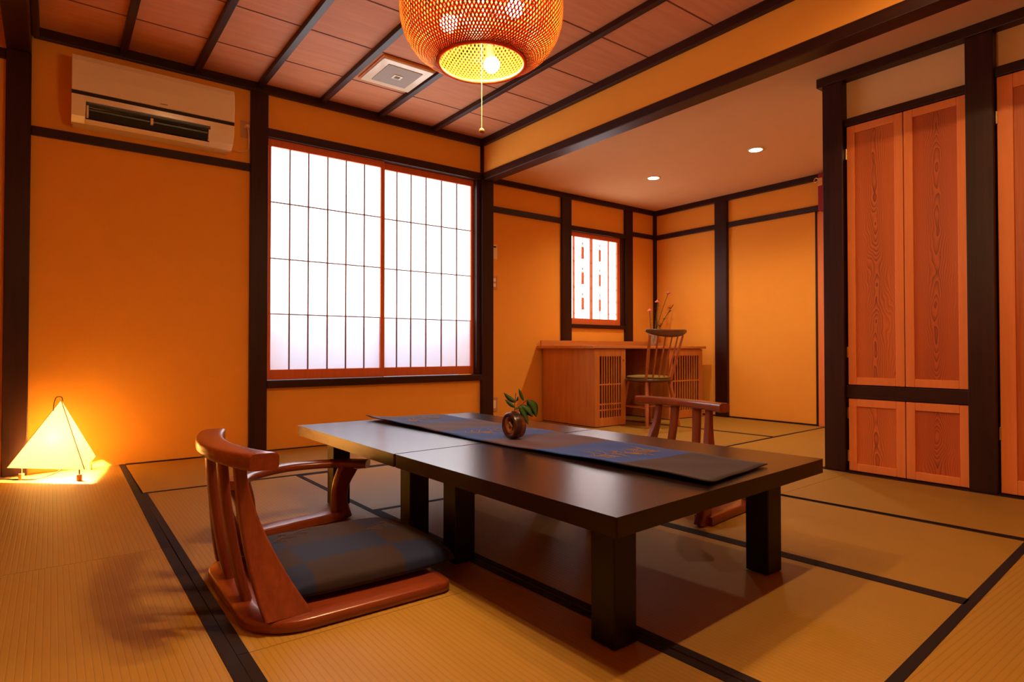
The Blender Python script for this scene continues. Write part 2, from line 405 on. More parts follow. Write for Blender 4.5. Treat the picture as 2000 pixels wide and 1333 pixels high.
# ------------------------------------------------------------ room shell
YA, YA2, XB, XC, ZC, ZC2, XL = 6.29, 6.66, 8.03, 5.25, 3.63, 3.31, -1.9
YN, XBm = -2.6, 4.296
struct('floor', MB().box(XL-0.2, XB+0.2, YN-0.2, YA2+0.2, -0.20, -0.06), M['under'])
wb = MB()
wb.box(XL, 1.70, YA, YA+0.2, -0.06, ZC).box(4.255, 4.43, YA, YA+0.2, -0.06, ZC).box(1.70, 4.255, YA, YA+0.2, -0.06, 0.64).box(1.70, 4.255, YA, YA+0.2, 3.18, ZC)
struct('wall_back', wb, M['plaster'])
wb = MB()
wb.box(4.40, 6.05, YA2, YA2+0.2, -0.06, ZC2+0.3).box(7.26, XB+0.2, YA2, YA2+0.2, -0.06, ZC2+0.3).box(6.05, 7.26, YA2, YA2+0.2, -0.06, 1.36).box(6.05, 7.26, YA2, YA2+0.2, 2.78, ZC2+0.3)
wb.box(4.30, 4.43, YA+0.2, YA2+0.2, -0.06, ZC2+0.3)
struct('wall_back_alcove', wb, M['plaster'])
wb = MB().box(XB, XB+0.2, 3.95, YA2, -0.06, ZC2+0.3).box(XB, XB+0.2, 2.2, 3.95, 2.80, ZC2+0.3).box(XB, XB+0.2, 2.2, 3.05, -0.06, 2.80)
struct('wall_right', wb, M['plaster'])
struct('wall_left', MB().box(XL-0.2, XL, YN, YA+0.2, -0.06, ZC), M['plaster'])
struct('wall_front', MB().box(XL-0.2, XC+0.9, YN-0.2, YN, -0.06, ZC), M['plaster'])
struct('wall_closet_upper', MB().box(XC+0.03, XC+0.9, YN, 2.50, 2.85, ZC2+0.02), M['ceil2'])
wb = MB()
wb.box(XC+0.75, XC+0.9, YN, 2.50, -0.06, 2.85).box(XC+0.04, XC+0.9, 2.38, 2.50, -0.06, 2.85).box(XC+0.9, XB, 2.2, 2.4, -0.06, ZC2+0.3)
wb.box(XC+0.03, XC+0.2, YN, 0.4, -0.06, 2.85)
struct('wall_closet', wb, M['plaster'])
# ceilings
cb = MB().box(XL, XBm+0.1, YN, YA, ZC, ZC+0.15)
struct('ceiling', cb, M['ceil'])
y = 6.295; jm = MB()
while y > YN:
    jm.box(-0.15, XBm, y-0.0055, y+0.0055, ZC-0.003, ZC+0.002); y -= 0.6755
M['joint'] = plain('board_joint_shadow_gap', (0.16, 0.035, 0.018), 0.8)
struct('trim_1', jm, M['joint'], label='thin dark grooves between the cedar ceiling boards')
struct('ceiling_alcove', MB().box(XBm+0.13, XB+0.2, YN, YA2+0.2, ZC2, ZC2+0.15), M['ceil2'])
T = [1]
def trim(x0, x1, y0, y1, z0, z1, m='dark', bv=0.006):
    T[0] += 1
    return struct('trim_%d' % T[0], MB().box(x0, x1, y0, y1, z0, z1), M[m], bv)
# ribs across the main ceiling
for xr in (0.475, 1.055, 1.615, 2.235, 2.885, 3.575):
    trim(xr-0.028, xr+0.028, YN, YA-0.04, ZC-0.05, ZC, 'dark_y', 0.004)
trim(-1.0, -0.95, YN, YA-0.04, ZC-0.05, ZC, 'dark_y', 0.004)
# ceiling edge mouldings
trim(-0.14, XBm, YA-0.05, YA, 3.545, ZC, 'dark_x')
trim(XBm-0.05, XBm, YN, YA-0.05, 3.545, ZC, 'dark_y')
trim(-0.15, -0.10, YN, YA-0.05, 3.545, ZC, 'dark_y')
# lintel wall between the two ceilings and its beam
struct('wall_lintel', MB().box(XBm, XBm+0.12, YN, YA, 3.19, ZC), M['plaster'])
trim(XBm-0.02, XBm+0.135, YN, YA-0.001, 3.12, 3.212, 'dark_y')
# left cross beam and posts on the window wall
trim(-0.31, -0.15, YN, YA-0.03, 3.40, ZC, 'dark_y', 0.01)
P_ = [(-0.31, -0.15, 0.055, 0, 3.40), (1.53, 1.695, 0.05, 0, 3.55), (4.255, 4.43, 0.05, 0, 3.13), (4.255, 4.305, 0.03, 3.19, 3.55)]
for x0, x1, d, z0, z1 in P_: trim(x0, x1, YA-d, YA+(0.06 if x0 > 4 and z0 == 0 else 0), z0, z1)
# rails on the window wall
trim(-0.15, 1.53, YA-0.035, YA, 2.748, 2.822, 'dark_x')
trim(XL, -0.31, YA-0.035, YA, 3.322, 3.40, 'dark_x')
trim(1.695, 4.255, YA-0.04, YA+0.12, 3.118, 3.207, 'dark_x')
trim(1.695, 4.255, YA-0.055, YA+0.12, 0.62, 0.695, 'dark_x')
trim(4.195, 4.26, YA-0.02, YA+0.12, 0.695, 3.118, 'dark')
# alcove rails and posts
trim(4.43, XB-0.03, YA2-0.04, YA2, 3.235, ZC2, 'dark_x')
trim(4.43, 5.925, YA2-0.035, YA2, 2.85, 2.93, 'dark_x')
trim(7.445, XB-0.05, YA2-0.035, YA2, 2.835, 2.905, 'dark_x')
trim(5.925, 6.11, YA2-0.045, YA2, 1.056, 3.235)
trim(7.27, 7.445, YA2-0.045, YA2, 1.056, 3.235)
trim(XB-0.05, XB, YA2-0.05, YA2, 0, 3.235)
trim(6.11, 7.27, YA2-0.04, YA2+0.12, 2.768, 2.845, 'dark_x')
trim(6.11, 7.27, YA2-0.04, YA2+0.12, 1.325, 1.385, 'dark_x')
trim(7.20, 7.27, YA2-0.02, YA2+0.12, 1.385, 2.768, 'dark')
trim(XB-0.04, XB, 2.6, YA2-0.05, 3.225, ZC2, 'dark_y')
trim(XB-0.035, XB, 3.0, YA2-0.05, 2.822, 2.90, 'dark_y')
trim(XB-0.06, XB, 5.265, 5.47, 0, 3.225)
trim(XB-0.02, XB, 3.945, 3.972, 0, 2.822)
# baseboards
def base(n, *b): struct('baseboard_'+n, MB().box(*b), M['dark_x'])
base('back', 0.52, 4.255, YA-0.010, YA, -0.01, 0.006)
base('right', XB-0.02, XB, 3.97, 5.265, -0.01, 0.02)
base('right_far', XB-0.02, XB, 5.47, YA2-0.05, -0.01, 0.02)
base('closet', XC-0.03, XC+0.02, YN, 2.52, -0.02, 0.006)
# door strip at the far right wall
d1 = thing('door_1', 'pale orange cedar sliding door edge beside the far plaster wall', None, (XB, 3.5, 0), kind='structure')
obj('door_stile', MB().box(XB-0.01, XB+0.05, 3.82, 3.945, 0.0, 2.80), M['frame'], d1)
obj('door_panel', MB().box(XB+0.01, XB+0.04, 3.10, 3.82, 0.0, 2.80), M['white'], d1)
obj('door_rail', MB().box(XB-0.005, XB+0.05, 3.10, 3.82, 0.0, 0.28), M['frame'], d1)

# ------------------------------------------------------------ shoji window
w1 = thing('window_1', 'big two-sash paper window with fine wooden grid', None, (2.95, YA, 0.695), kind='structure')
rows = [0.80, 1.362, 1.921, 2.488, 3.045]
def sash(x0, x1, y, cols, zt=3.105, sl=0.022, sr=0.05):
    t = 0.048
    fr = MB().box(x0, x0+sl, y, y+t, 0.70, zt).box(x1-sr, x1, y, y+t, 0.70, zt).box(x0+sl, x1-sr, y, y+t, 0.70, 0.80).box(x0+sl, x1-sr, y, y+t, 3.045, zt)
    s = obj('sash', fr, M['shoji'], w1, bevel=0.003)
    g = MB(); gx0, gx1 = x0+sl, x1-sr
    for c in cols: g.box(c-0.0062, c+0.0062, y+0.012, y+0.026, 0.80, 3.045)
    for z in rows[1:4]: g.box(gx0, gx1, y+0.014, y+0.026, z-0.0055, z+0.0055)
    obj('lattice', g, M['kumiko_glow_grey'], s, local=False)
    obj('paper', MB().box(gx0, gx1, y+0.028, y+0.032, rows[1], 3.045), M['paper'], s)
    obj('frosted_pane', MB().box(gx0, gx1, y+0.028, y+0.032, 0.80, rows[1]), M['frost'], s)
ORGfix = None
sash(1.690, 2.965, YA+0.005, [1.927, 2.118, 2.322, 2.525, 2.734], zt=3.125, sl=0.049, sr=0.042)
sash(2.965, 4.215, YA+0.055, [3.152, 3.332, 3.532, 3.742, 3.958], zt=3.125, sl=0.03, sr=0.056)

# small window with kumiko lattice
w2 = thing('window_2', 'small bright window with patterned lattice over the desk', None, (6.69, YA2, 1.385), kind='structure')
y = YA2+0.01
fr = MB().box(6.11, 7.20, y, y+0.05, 2.70, 2.77).box(6.11, 7.20, y, y+0.05, 1.385, 1.475).box(7.135, 7.20, y, y+0.05, 1.475, 2.70).box(6.055, 6.115, y, y+0.05, 1.385, 2.77)
s2 = obj('sash', fr, M['shoji'], w2, bevel=0.003)
obj('paper', MB().box(6.11, 7.14, y+0.03, y+0.034, 1.475, 2.70), M['paper'], s2)
k = MB()
x0, x1, z0, z1 = 6.115, 7.135, 1.475, 2.70
for xx, wd in ((6.215, 0.020), (6.58, 0.030), (6.955, 0.014)): k.box(xx-wd, xx+wd, y+0.018, y+0.026, z0, z1)
for xx in (6.40, 6.765): k.box(xx-0.003, xx+0.003, y+0.018, y+0.026, z0, z1)
for j in range(3):
    zc = 2.47-j*0.385
    k.box(6.375, 6.425, y+0.014, y+0.026, zc-0.09, zc+0.09); k.box(6.745, 6.785, y+0.014, y+0.026, zc-0.10, zc+0.08)
def clipseg(xa, za, xb, zb):
    pts = []
    for i in range(41):
        t = i/40; xx, zz = xa+(xb-xa)*t, za+(zb-za)*t
        if x0 <= xx <= x1 and z0 <= zz <= z1: pts.append((xx, zz))
    if len(pts) > 1: k.tube([(pts[0][0], y+0.02, pts[0][1]), (pts[-1][0], y+0.02, pts[-1][1])], 0.0028, 4)
for j in range(-2, 9):
    zz = 1.50+j*0.1925
    clipseg(6.115, zz+0.12, 6.60, zz-0.16)
    if j % 2 == 0:
        clipseg(6.40, zz+0.10, 6.80, zz-0.13); clipseg(6.115, zz-0.02, 6.40, zz+0.14)
    else: clipseg(6.40, zz+0.02, 6.58, zz+0.13)
for xx in (6.215, 6.40, 6.58, 6.765, 6.955, 7.11):
    for j in range(6):
        zz = 1.56+j*0.1925+(0.09 if xx in (6.40, 6.765) else 0)
        if zz < z1-0.02: k.lathe([(0.010, -0.003), (0.016, -0.003), (0.016, 0.003), (0.010, 0.003)], (xx, y+0.018, zz), 8, (0, 1, 0), close=True)
obj('lattice', k, M['kumiko'], s2)

# ------------------------------------------------------------ closets on the right
def door(parent, y0, y1, z0, z1, pm, x=XC-0.012, fw=0.062, hinges=None, bw=None):
    t = 0.03; bw = bw or fw
    f = MB().box(x, x+t, y0, y0+fw, z0, z1).box(x, x+t, y1-fw, y1, z0, z1).box(x, x+t, y0+fw, y1-fw, z0, z0+bw).box(x, x+t, y0+fw, y1-fw, z1-bw, z1)
    d = obj('door', f, M['frame'], parent, bevel=0.004)
    cy = (y0+y1)/2; cz = z0
    pnl = MB().box(x+0.014, x+0.024, y0+fw, y1-fw, z0+bw, z1-bw)
    me = obj('panel', pnl, pm, d)
    for hy, hz in hinges or []:
        obj('hinge', MB().box(x-0.006, x+0.012, hy-0.007, hy+0.007, hz-0.045, hz+0.045), M['brass'], d, bevel=0.002)
    return d
cl = thing('built_in_closet', 'built-in closet with four flat-sawn cedar doors between two dark posts', 'closet', (XC, 1.91, 0.61))
# panels need object coordinates centred on the board: every closet thing is based at the closet's middle
ya, ym, yb = 1.50, 1.912, 2.33
cA = door(cl, ym+0.003, yb, 0.715, 2.845, M['cath0'], hinges=[(yb+0.004, 2.62), (yb+0.004, 0.98)])
cB = door(cl, ya, ym-0.003, 0.715, 2.845, M['cath1'], hinges=[(ya-0.004, 2.55), (ya-0.004, 0.98)])
cC = door(cl, ym+0.003, yb, 0.012, 0.60, M['cath2'], hinges=[(yb+0.004, 0.48), (yb+0.004, 0.13)])
cD = door(cl, ya, ym-0.003, 0.012, 0.60, M['cath3'], hinges=[(ya-0.004, 0.48), (ya-0.004, 0.13)])
for d_, off in ((cA, 0.21), (cB, -0.21), (cC, 0.21), (cD, -0.21)):     # move each panel's own origin to its board's centre
    for ch in d_.children:
        if ch.name.startswith('panel'):
            sh = Vector((0, off*S, 0))
            for vv in ch.data.vertices: vv.co -= sh
            ch.location = sh
cl2 = thing('built_in_closet', 'tall closet door with a plain straight-grained cedar panel at the right edge', 'closet', (XC, 0.95, 0.0))
door(cl2, 0.50, 1.325, 0.012, 2.90, M['straight'], fw=0.09, bw=0.10, hinges=[(1.325, 2.62), (1.325, 0.42)])
# closet posts, rails
trim(XC-0.05, XC+0.10, 2.345, 2.51, 0, 3.235)
trim(XC-0.05, XC+0.10, 1.335, 1.50, 0, 3.235)
trim(XC-0.03, XC+0.10, 0.38, 0.50, 0, 3.235)
trim(XC-0.06, XC+0.10, YN, 2.555, 3.232, ZC2, 'dark_y')
trim(XC-0.02, XC+0.10, 1.50, 2.345, 2.85, 2.915, 'dark_y')
trim(XC-0.02, XC+0.10, 1.50, 2.345, 0.605, 0.71, 'dark_y')
trim(XC-0.02, XC+0.10, 0.50, 1.335, 2.905, 2.975, 'dark_y')

# ------------------------------------------------------------ tatami
def xa(yy):   # the measured heri line beside the low table
    return 1.665-(yy-1.2)*0.03 if yy < 3 else 1.600-(yy-3)*0.005
mats = []
def mat_quad(p, axis, label, w_=0.037, edges=(1, 1)):
    """p: four corners (x,y) counter-clockwise from front-left; borders on the two long edges"""
    c = Vector((sum(q[0] for q in p)/4, sum(q[1] for q in p)/4, 0))
    t = thing('tatami_mat', label, 'tatami mat', (c.x, c.y, -0.06), group='tatami mats covering the floor')
    g = 0.0015
    q = [Vector((a, b_, 0)) for a, b_ in p]
    q = [v_+(c-v_).normalized()*g for v_ in q]
    obj('rush_cover', MB().prism([(v_.x, v_.y) for v_ in q], -0.06, 0.0), M['tat_y' if axis == 'Y' else 'tat_x'], t)
    if axis == 'Y': sides = [(q[0], q[3], q[1]-q[0], q[2]-q[3]), (q[1], q[2], q[0]-q[1], q[3]-q[2])]
    else: sides = [(q[0], q[1], q[3]-q[0], q[2]-q[1]), (q[3], q[2], q[0]-q[3], q[1]-q[2])]
    for en, (a, b_, ia, ib) in zip(edges, sides):
        if not en: continue
        ww = w_ if en == 1 else en
        a2, b2 = a+ia.normalized()*ww, b_+ib.normalized()*ww
        poly = [(a.x, a.y), (b_.x, b_.y), (b2.x, b2.y), (a2.x, a2.y)]
        ar = sum(poly[i][0]*poly[(i+1) % 4][1]-poly[(i+1) % 4][0]*poly[i][1] for i in range(4))
        if ar < 0: poly.reverse()
        obj('cloth_border', MB().prism(poly, -0.02, 0.0022), M['heri'], t)
    return t
XLc = 0.4975
xb1, xb2 = 1.665, 1.602                 # heri beside the table: x at y=0.8.. and y=3.53
mat_quad([(-0.70, 3.52), (XLc-0.005, 3.52), (XLc+0.02, YA), (-0.70, YA)], 'Y', 'tatami mat under the glowing pyramid lamp in the far left corner', 0.043)
mat_quad([(-0.70, 0.75), (XLc-0.01, 0.75), (XLc-0.005, 3.52), (-0.70, 3.52)], 'Y', 'tatami mat at the lower left edge of the photo, in front of the lamp mat', 0.043)
mat_quad([(-1.90, 0.75), (-0.70, 0.75), (-0.70, 3.52), (-1.90, 3.52)], 'Y', 'tatami mat beyond the left edge of the photo, beside the lower left mat')
mat_quad([(-1.90, 3.52), (-0.70, 3.52), (-0.70, YA), (-1.90, YA)], 'Y', 'tatami mat behind the dark left post, beside the lamp mat')
mat_quad([(XLc+0.02, 4.925), (2.92, 4.90), (2.92, YA-0.012), (XLc+0.02, YA-0.012)], 'X', 'tatami mat lying along the wall under the big paper window, left of two', 0.03)
mat_quad([(2.92, 4.90), (5.20, 4.88), (5.20, YA-0.012), (2.92, YA-0.012)], 'X', 'tatami mat lying along the window wall behind the far end of the table', 0.03)
mat_quad([(XLc-0.007, 2.138), (xb2+0.025, 2.138), (1.592, 4.905), (XLc+0.005, 4.925)], 'Y', 'tatami mat carrying the left floor chair, ending at the wall-side mat')
mat_quad([(XLc-0.012, -0.60), (1.72, -0.60), (xb2+0.025, 2.138), (XLc-0.007, 2.138)], 'Y', 'tatami mat at the bottom of the photo in front of the left floor chair')
mat_quad([(1.680, 0.775), (2.900, 0.845), (2.740, 3.53), (1.602, 3.53)], 'Y', 'tatami mat directly beneath the near low table')
mat_quad([(2.900, 0.845), (4.125, 0.935), (3.96, 3.50), (2.740, 3.53)], 'Y', 'tatami mat beneath the right floor chair, beside the near table leg')
mat_quad([(1.602, 3.53), (3.96, 3.50), (3.96, 4.89), (1.592, 4.905)], 'X', 'tatami mat beneath the far low table, lying crosswise')
mat_quad([(4.125, -0.40), (XC-0.03, -0.40), (XC-0.05, 2.30), (3.99, 2.25)], 'Y', 'tatami mat along the front of the cedar closet doors')
mat_quad([(3.99, 2.25), (XC-0.05, 2.30), (XC-0.07, 4.88), (3.96, 4.89)], 'Y', 'tatami mat between the right floor chair and the alcove', 0.02)
mat_quad([(1.720, -0.55), (4.125, -0.40), (4.125, 0.935), (1.680, 0.775)], 'X', 'tatami mat in the lower right corner of the photo, lying crosswise')
mat_quad([(XC-0.07, 2.52), (XB, 2.60), (XB, 3.86), (XC-0.07, 3.68)], 'X', 'pale tatami mat behind the closet post, running towards the far door', 0.03)
mat_quad([(XC-0.07, 3.68), (6.615, 3.79), (6.45, 6.60), (XC-0.07, 6.60)], 'Y', 'tatami mat in front of the desk and its spindle chair', 0.03)
mat_quad([(6.615, 3.79), (XB, 3.86), (XB, 6.60), (6.45, 6.60)], 'Y', 'tatami mat in the alcove corner against the far plaster wall', 0.03)

# ------------------------------------------------------------ air conditioner
ac = thing('air_conditioner', 'cream wall-mounted air conditioner unit with open louvre, high left of window', 'air conditioner', (0.71, YA, 2.85))
x0, x1 = 0.108, 1.325
prof = [(YA, 3.385), (6.02, 3.385), (5.985, 3.34), (5.975, 3.20), (5.985, 3.085), (5.99, 3.055), (6.01, 2.98), (6.06, 2.89), (6.10, 2.862), (YA, 2.862)]
def extr(prf, xa_, xb_, nseg=1):
    mb = MB(); n = len(prf)
    mb.add([(xa_, a, b_) for a, b_ in prf]+[(xb_, a, b_) for a, b_ in prf], [tuple(range(n)), tuple(range(2*n-1, n-1, -1))]+[(i, n+i, n+(i+1) % n, (i+1) % n) for i in range(n)])
    return mb
body = extr([(YA, 3.375), (6.03, 3.375), (6.03, 3.06), (6.05, 2.99), (6.075, 2.93), (6.12, 2.87), (YA, 2.87)], x0+0.01, x1-0.01)
obj('body', body, M['white'], ac, bevel=0.004)
obj('front_panel', extr([(6.03, 3.392), (6.00, 3.385), (5.985, 3.34), (5.98, 3.22), (5.987, 3.095), (6.03, 3.095)], x0, x1), M['white'], ac, bevel=0.006)
obj('dark_strip', MB().box(x0, x1, 5.995, 6.03, 3.066, 3.094), M['blackp'], ac)
# lower face: side cheeks and the outlet
lower = extr([(6.03, 3.066), (5.99, 3.062), (6.00, 3.02), (6.03, 3.02)], x0, x1)
obj('lower_lip', lower, M['white'], ac)
prl = [(6.03, 3.03), (5.992, 3.03), (6.005, 2.97), (6.04, 2.905), (6.10, 2.862), (6.16, 2.862)]
for a, b_ in ((x0, x0+0.095), (x1-0.20, x1)):
    obj('cheek', extr(prl, a, b_), M['white'], ac, bevel=0.003)
obj('outlet', extr([(6.031, 3.02), (6.02, 3.02), (6.035, 2.96), (6.065, 2.905), (6.085, 2.89), (6.10, 2.89)], x0+0.095, x1-0.20), M['blackp'], ac)
obj('bottom_lip', extr([(6.06, 2.893), (6.09, 2.862), (6.16, 2.862), (6.10, 2.893)], x0+0.095, x1-0.20), M['white'], ac)
fl = MB().sweep([(x0+0.10, 6.005, 2.985), (x1-0.205, 6.005, 2.985)], (0.045, 0.006), upv=(0, 0.7, 0.7), seg=8)
obj('louvre', fl, M['blackp'], ac)
obj('louvre_bracket', MB().box(x0+0.55, x0+0.57, 6.0, 6.03, 2.935, 3.0), M['white'], ac)
for a in (x0+0.10, x1-0.215): obj('louvre_hinge', MB().box(a, a+0.014, 5.998, 6.05, 2.90, 2.99), M['white'], ac)
obj('maker_mark', MB().box(x0+0.62, x0+0.675, 5.984, 5.99, 3.118, 3.127), M['greyp'], ac)
obj('indicator_text', MB().box(x1-0.17, x1-0.13, 6.000, 6.006, 2.995, 3.003), M['greyp'], ac)
# outlet and plug
def plate(name, label, cat, xc, yw, zc, wd, ht, m, parts=()):
    t = thing(name, label, cat, (xc, yw, zc-ht/2))
    obj('cover_plate', MB().box(xc-wd/2, xc+wd/2, yw-0.010, yw, zc-ht/2, zc+ht/2), M[m], t, bevel=0.004)
    for nm, dx, dz, w_, h_, mm in parts:
        obj(nm, MB().box(xc+dx-w_/2, xc+dx+w_/2, yw-0.016, yw-0.008, zc+dz-h_/2, zc+dz+h_/2), M[mm], t, bevel=0.002)
    return t
plate('wall_outlet', 'brown wall outlet with the air conditioner plugged in, beside the post', 'wall outlet', 1.488, YA, 3.155, 0.085, 0.165, 'tanp', [('socket', 0, -0.035, 0.03, 0.045, 'tanp')])
pc = thing('power_plug', 'pale plug and cable hanging between air conditioner and post', 'power cord', (1.49, YA-0.03, 3.17))
obj('plug', MB().lathe([(0.022, 0), (0.022, 0.035), (0.012, 0.05)], (1.498, YA-0.012, 3.178), 14, (0, -1, 0)), M['cordw'], pc)
obj('cable', MB().tube(bez([(1.498, YA-0.055, 3.178), (1.507, YA-0.05, 3.10), (1.515, YA-0.035, 3.01), (1.50, YA-0.03, 2.945), (1.42, YA-0.03, 2.915), (1.33, YA-0.06, 2.935), (1.29, 6.16, 2.955)], 8), 0.0065), M['cordw'], pc)
# controls on the alcove wall
plate('remote_control', 'white remote control in a wall holder, topmost control beside the window post', 'remote control', 4.735, YA2, 2.32, 0.09, 0.19, 'white', [('display', 0, 0.065, 0.05, 0.02, 'blackp')])
plate('light_switch', 'tan wall switch plate below the remote control', 'light switch', 4.735, YA2, 1.905, 0.09, 0.18, 'tanp', [('rocker', 0, 0.035, 0.035, 0.045, 'white'), ('rocker', 0, -0.035, 0.035, 0.045, 'white')])
plate('wall_outlet', 'low wall outlet behind the table between post and desk', 'wall outlet', 4.735, YA2, 0.27, 0.105, 0.19, 'tanp', [('socket', 0, 0, 0.04, 0.11, 'white')])

# ------------------------------------------------------------ ceiling vent
cv = thing('ceiling_vent', 'square cream ceiling unit with a grey grille beside the bamboo pendant', 'ceiling vent', (2.585, 5.23, 3.60))
obj('wood_frame', MB().box(2.325, 2.86, 4.955, 5.52, 3.612, 3.63), M['frame'], cv, bevel=0.003)
obj('housing', MB().box(2.335, 2.845, 4.965, 5.505, 3.595, 3.625), M['white'], cv, bevel=0.008)
obj('grille', MB().box(2.415, 2.765, 5.045, 5.425, 3.590, 3.60), M['greyp'], cv, bevel=0.003)
obj('sensor_plate', MB().box(2.545, 2.635, 5.19, 5.275, 3.583, 3.592), M['white'], cv, bevel=0.003)
obj('sensor', MB().box(2.567, 2.613, 5.212, 5.252, 3.579, 3.586), M['blackp'], cv)

# ------------------------------------------------------------ bamboo pendant
PX, PY = 1.303, 1.915
pl = thing('pendant_lamp', 'woven bamboo pendant lamp with three bulbs hanging over the table', 'pendant lamp', (PX, PY, 2.095))
prof = bez([(0.166, 2.098, 0), (0.205, 2.112, 0), (0.262, 2.155, 0), (0.300, 2.225, 0), (0.311, 2.30, 0), (0.300, 2.385, 0), (0.262, 2.46, 0), (0.20, 2.515, 0), (0.15, 2.535, 0)], 6)
prof = [(p.x, p.y) for p in prof]
NR = 116; tot = len(prof)-1
def ribbon(mb, a0, sgn, off, wd=0.0058):
    pts = []
    twist = 1.25*sgn
    for i in range(tot+1):
        r, z = prof[i]; a = a0+twist*i/tot
        pts.append(Vector((math.cos(a)*(r+off), math.sin(a)*(r+off), z)))
    v = []; n = len(pts)
    for i, p in enumerate(pts):
        t = (pts[min(i+1, n-1)]-pts[max(i-1, 0)]).normalized()
        j = max(0, i-1); k_ = min(tot, i+1)
        tr = Vector((prof[k_][0]-prof[j][0], prof[k_][1]-prof[j][1]))
        a = math.atan2(p.y, p.x)
        nrm = Vector((math.cos(a)*tr.y, math.sin(a)*tr.y, -tr.x)).normalized()
        sd = t.cross(nrm).normalized()
        c = Vector((PX, PY, 0))
        v += [c+p-sd*wd/2, c+p+sd*wd/2, c+p+sd*wd/2-nrm*0.0015, c+p-sd*wd/2-nrm*0.0015]
    f = []
    for i in range(n-1):
        for k_ in range(4): f.append((i*4+k_, i*4+(k_+1) % 4, (i+1)*4+(k_+1) % 4, (i+1)*4+k_))
    mb.add(v, f)
sh = MB()
for i in range(NR):
    ribbon(sh, 2*PI*i/NR, 1, 0.0012); ribbon(sh, 2*PI*(i+0.5)/NR, -1, -0.0012)
so = obj('bamboo_shade', sh, M['bamboo'], pl)
obj('rim', MB().lathe([(0.160, 2.092), (0.172, 2.092), (0.172, 2.104), (0.160, 2.104)], (PX, PY, 0), 64, close=True), M['bamboo'], pl)
obj('rim', MB().lathe([(0.142, 2.530), (0.156, 2.530), (0.156, 2.542), (0.142, 2.542)], (PX, PY, 0), 64, close=True), M['bamboo'], pl)
bulbs = []
e_r, e_f = right.copy(), Vector((fwd.x, fwd.y, 0)).normalized()
for lat, dep, z in ((-0.12, -0.065, 2.215), (0.126, -0.095, 2.255), (0.033, 0.155, 2.165)):
    c = Vector((PX, PY, z))+e_r*lat+e_f*dep
    bo = obj('bulb', MB().sphere(c, 0.032, 16), M['bulb'], pl)
    hub = Vector((PX, PY, 2.36))
    d_ = (hub-c).normalized()
    obj('lamp_holder', MB().sweep([c+d_*0.030, c+d_*0.075], (0.034, 0.034), seg=12), M['metal'], pl)
    obj('lamp_arm', MB().tube([c+d_*0.07, hub], 0.006), M['metal'], pl)
obj('hub', MB().lathe([(0.02, 0), (0.035, 0.01), (0.035, 0.05), (0.012, 0.07)], (PX, PY, 2.34), 16), M['metal'], pl)
obj('hanging_cord', MB().cyl((PX, PY, 2.40), 0.007, ZC-0.03-2.40, 8), M['cordk'], pl)
obj('spreader', MB().box(PX-0.148, PX+0.148, PY-0.006, PY+0.006, 2.525, 2.535), M['metal'], pl)
obj('ceiling_cap', MB().lathe([(0.05, 0), (0.075, 0.02), (0.075, 0.035)], (PX, PY, ZC-0.036), 20), M['white'], pl)
pcx = obj('pull_cord', MB().cyl((PX, PY, 1.845), 0.0014, 0.50, 6), M['cordw'], pl)
obj('pull_knob', MB().sphere((PX, PY, 1.837), 0.011, 12), M['ball'], pcx)

# ------------------------------------------------------------ downlights
def downlight(x, y, label):
    t = thing('recessed_downlight', label, 'ceiling light', (x, y, ZC2-0.012), group='downlights in the alcove ceiling')
    obj('trim_ring', MB().lathe([(0.072, -0.006), (0.095, -0.006), (0.095, 0.0), (0.072, 0.0)], (x, y, ZC2), 32, close=True), M['white'], t)
    obj('lens', MB().lathe([(0.0001, -0.003), (0.073, -0.003)], (x, y, ZC2), 32), M['down'], t)
    l = bpy.data.lights.new('downlight_beam', 'SPOT'); l.energy = 62; l.color = (1.0, 0.72, 0.42); l.spot_size = 2.5; l.spot_blend = 0.8; l.shadow_soft_size = 0.05
    o = bpy.data.objects.new('downlight_beam', l); C.objects.link(o); o.location = Vector((x, y, ZC2-0.02))*S; 
def downlight_main(x, y, label, k=1.0):
    t = thing('recessed_downlight', label, 'ceiling light', (x, y, ZC-0.012), group='downlights in the boarded ceiling')
    obj('trim_ring', MB().lathe([(0.072, -0.006), (0.095, -0.006), (0.095, 0.0), (0.072, 0.0)], (x, y, ZC), 32, close=True), M['white'], t)
    obj('lens', MB().lathe([(0.0001, -0.003), (0.073, -0.003)], (x, y, ZC), 32), M['down'], t)
    l = bpy.data.lights.new('downlight_beam', 'SPOT'); l.energy = DLM*k; l.color = (1.0, 0.60, 0.26); l.spot_size = 2.9; l.spot_blend = 0.5; l.shadow_soft_size = 0.02
    o = bpy.data.objects.new('downlight_beam', l); C.objects.link(o); o.location = Vector((x, y, ZC-0.02))*S
downlight_main(3.25, 1.15, 'ceiling downlight above the right floor chair, rightmost of three in a row')
downlight_main(2.07, 1.08, 'ceiling downlight above the near table, middle of three in a row')
downlight_main(0.88, 1.02, 'ceiling downlight above the left floor chair, leftmost of three in a row', 0.75)
downlight(6.425, 5.345, 'round ceiling downlight above the desk, left of two')
downlight(6.455, 3.875, 'round ceiling downlight nearer the closet, right of two')

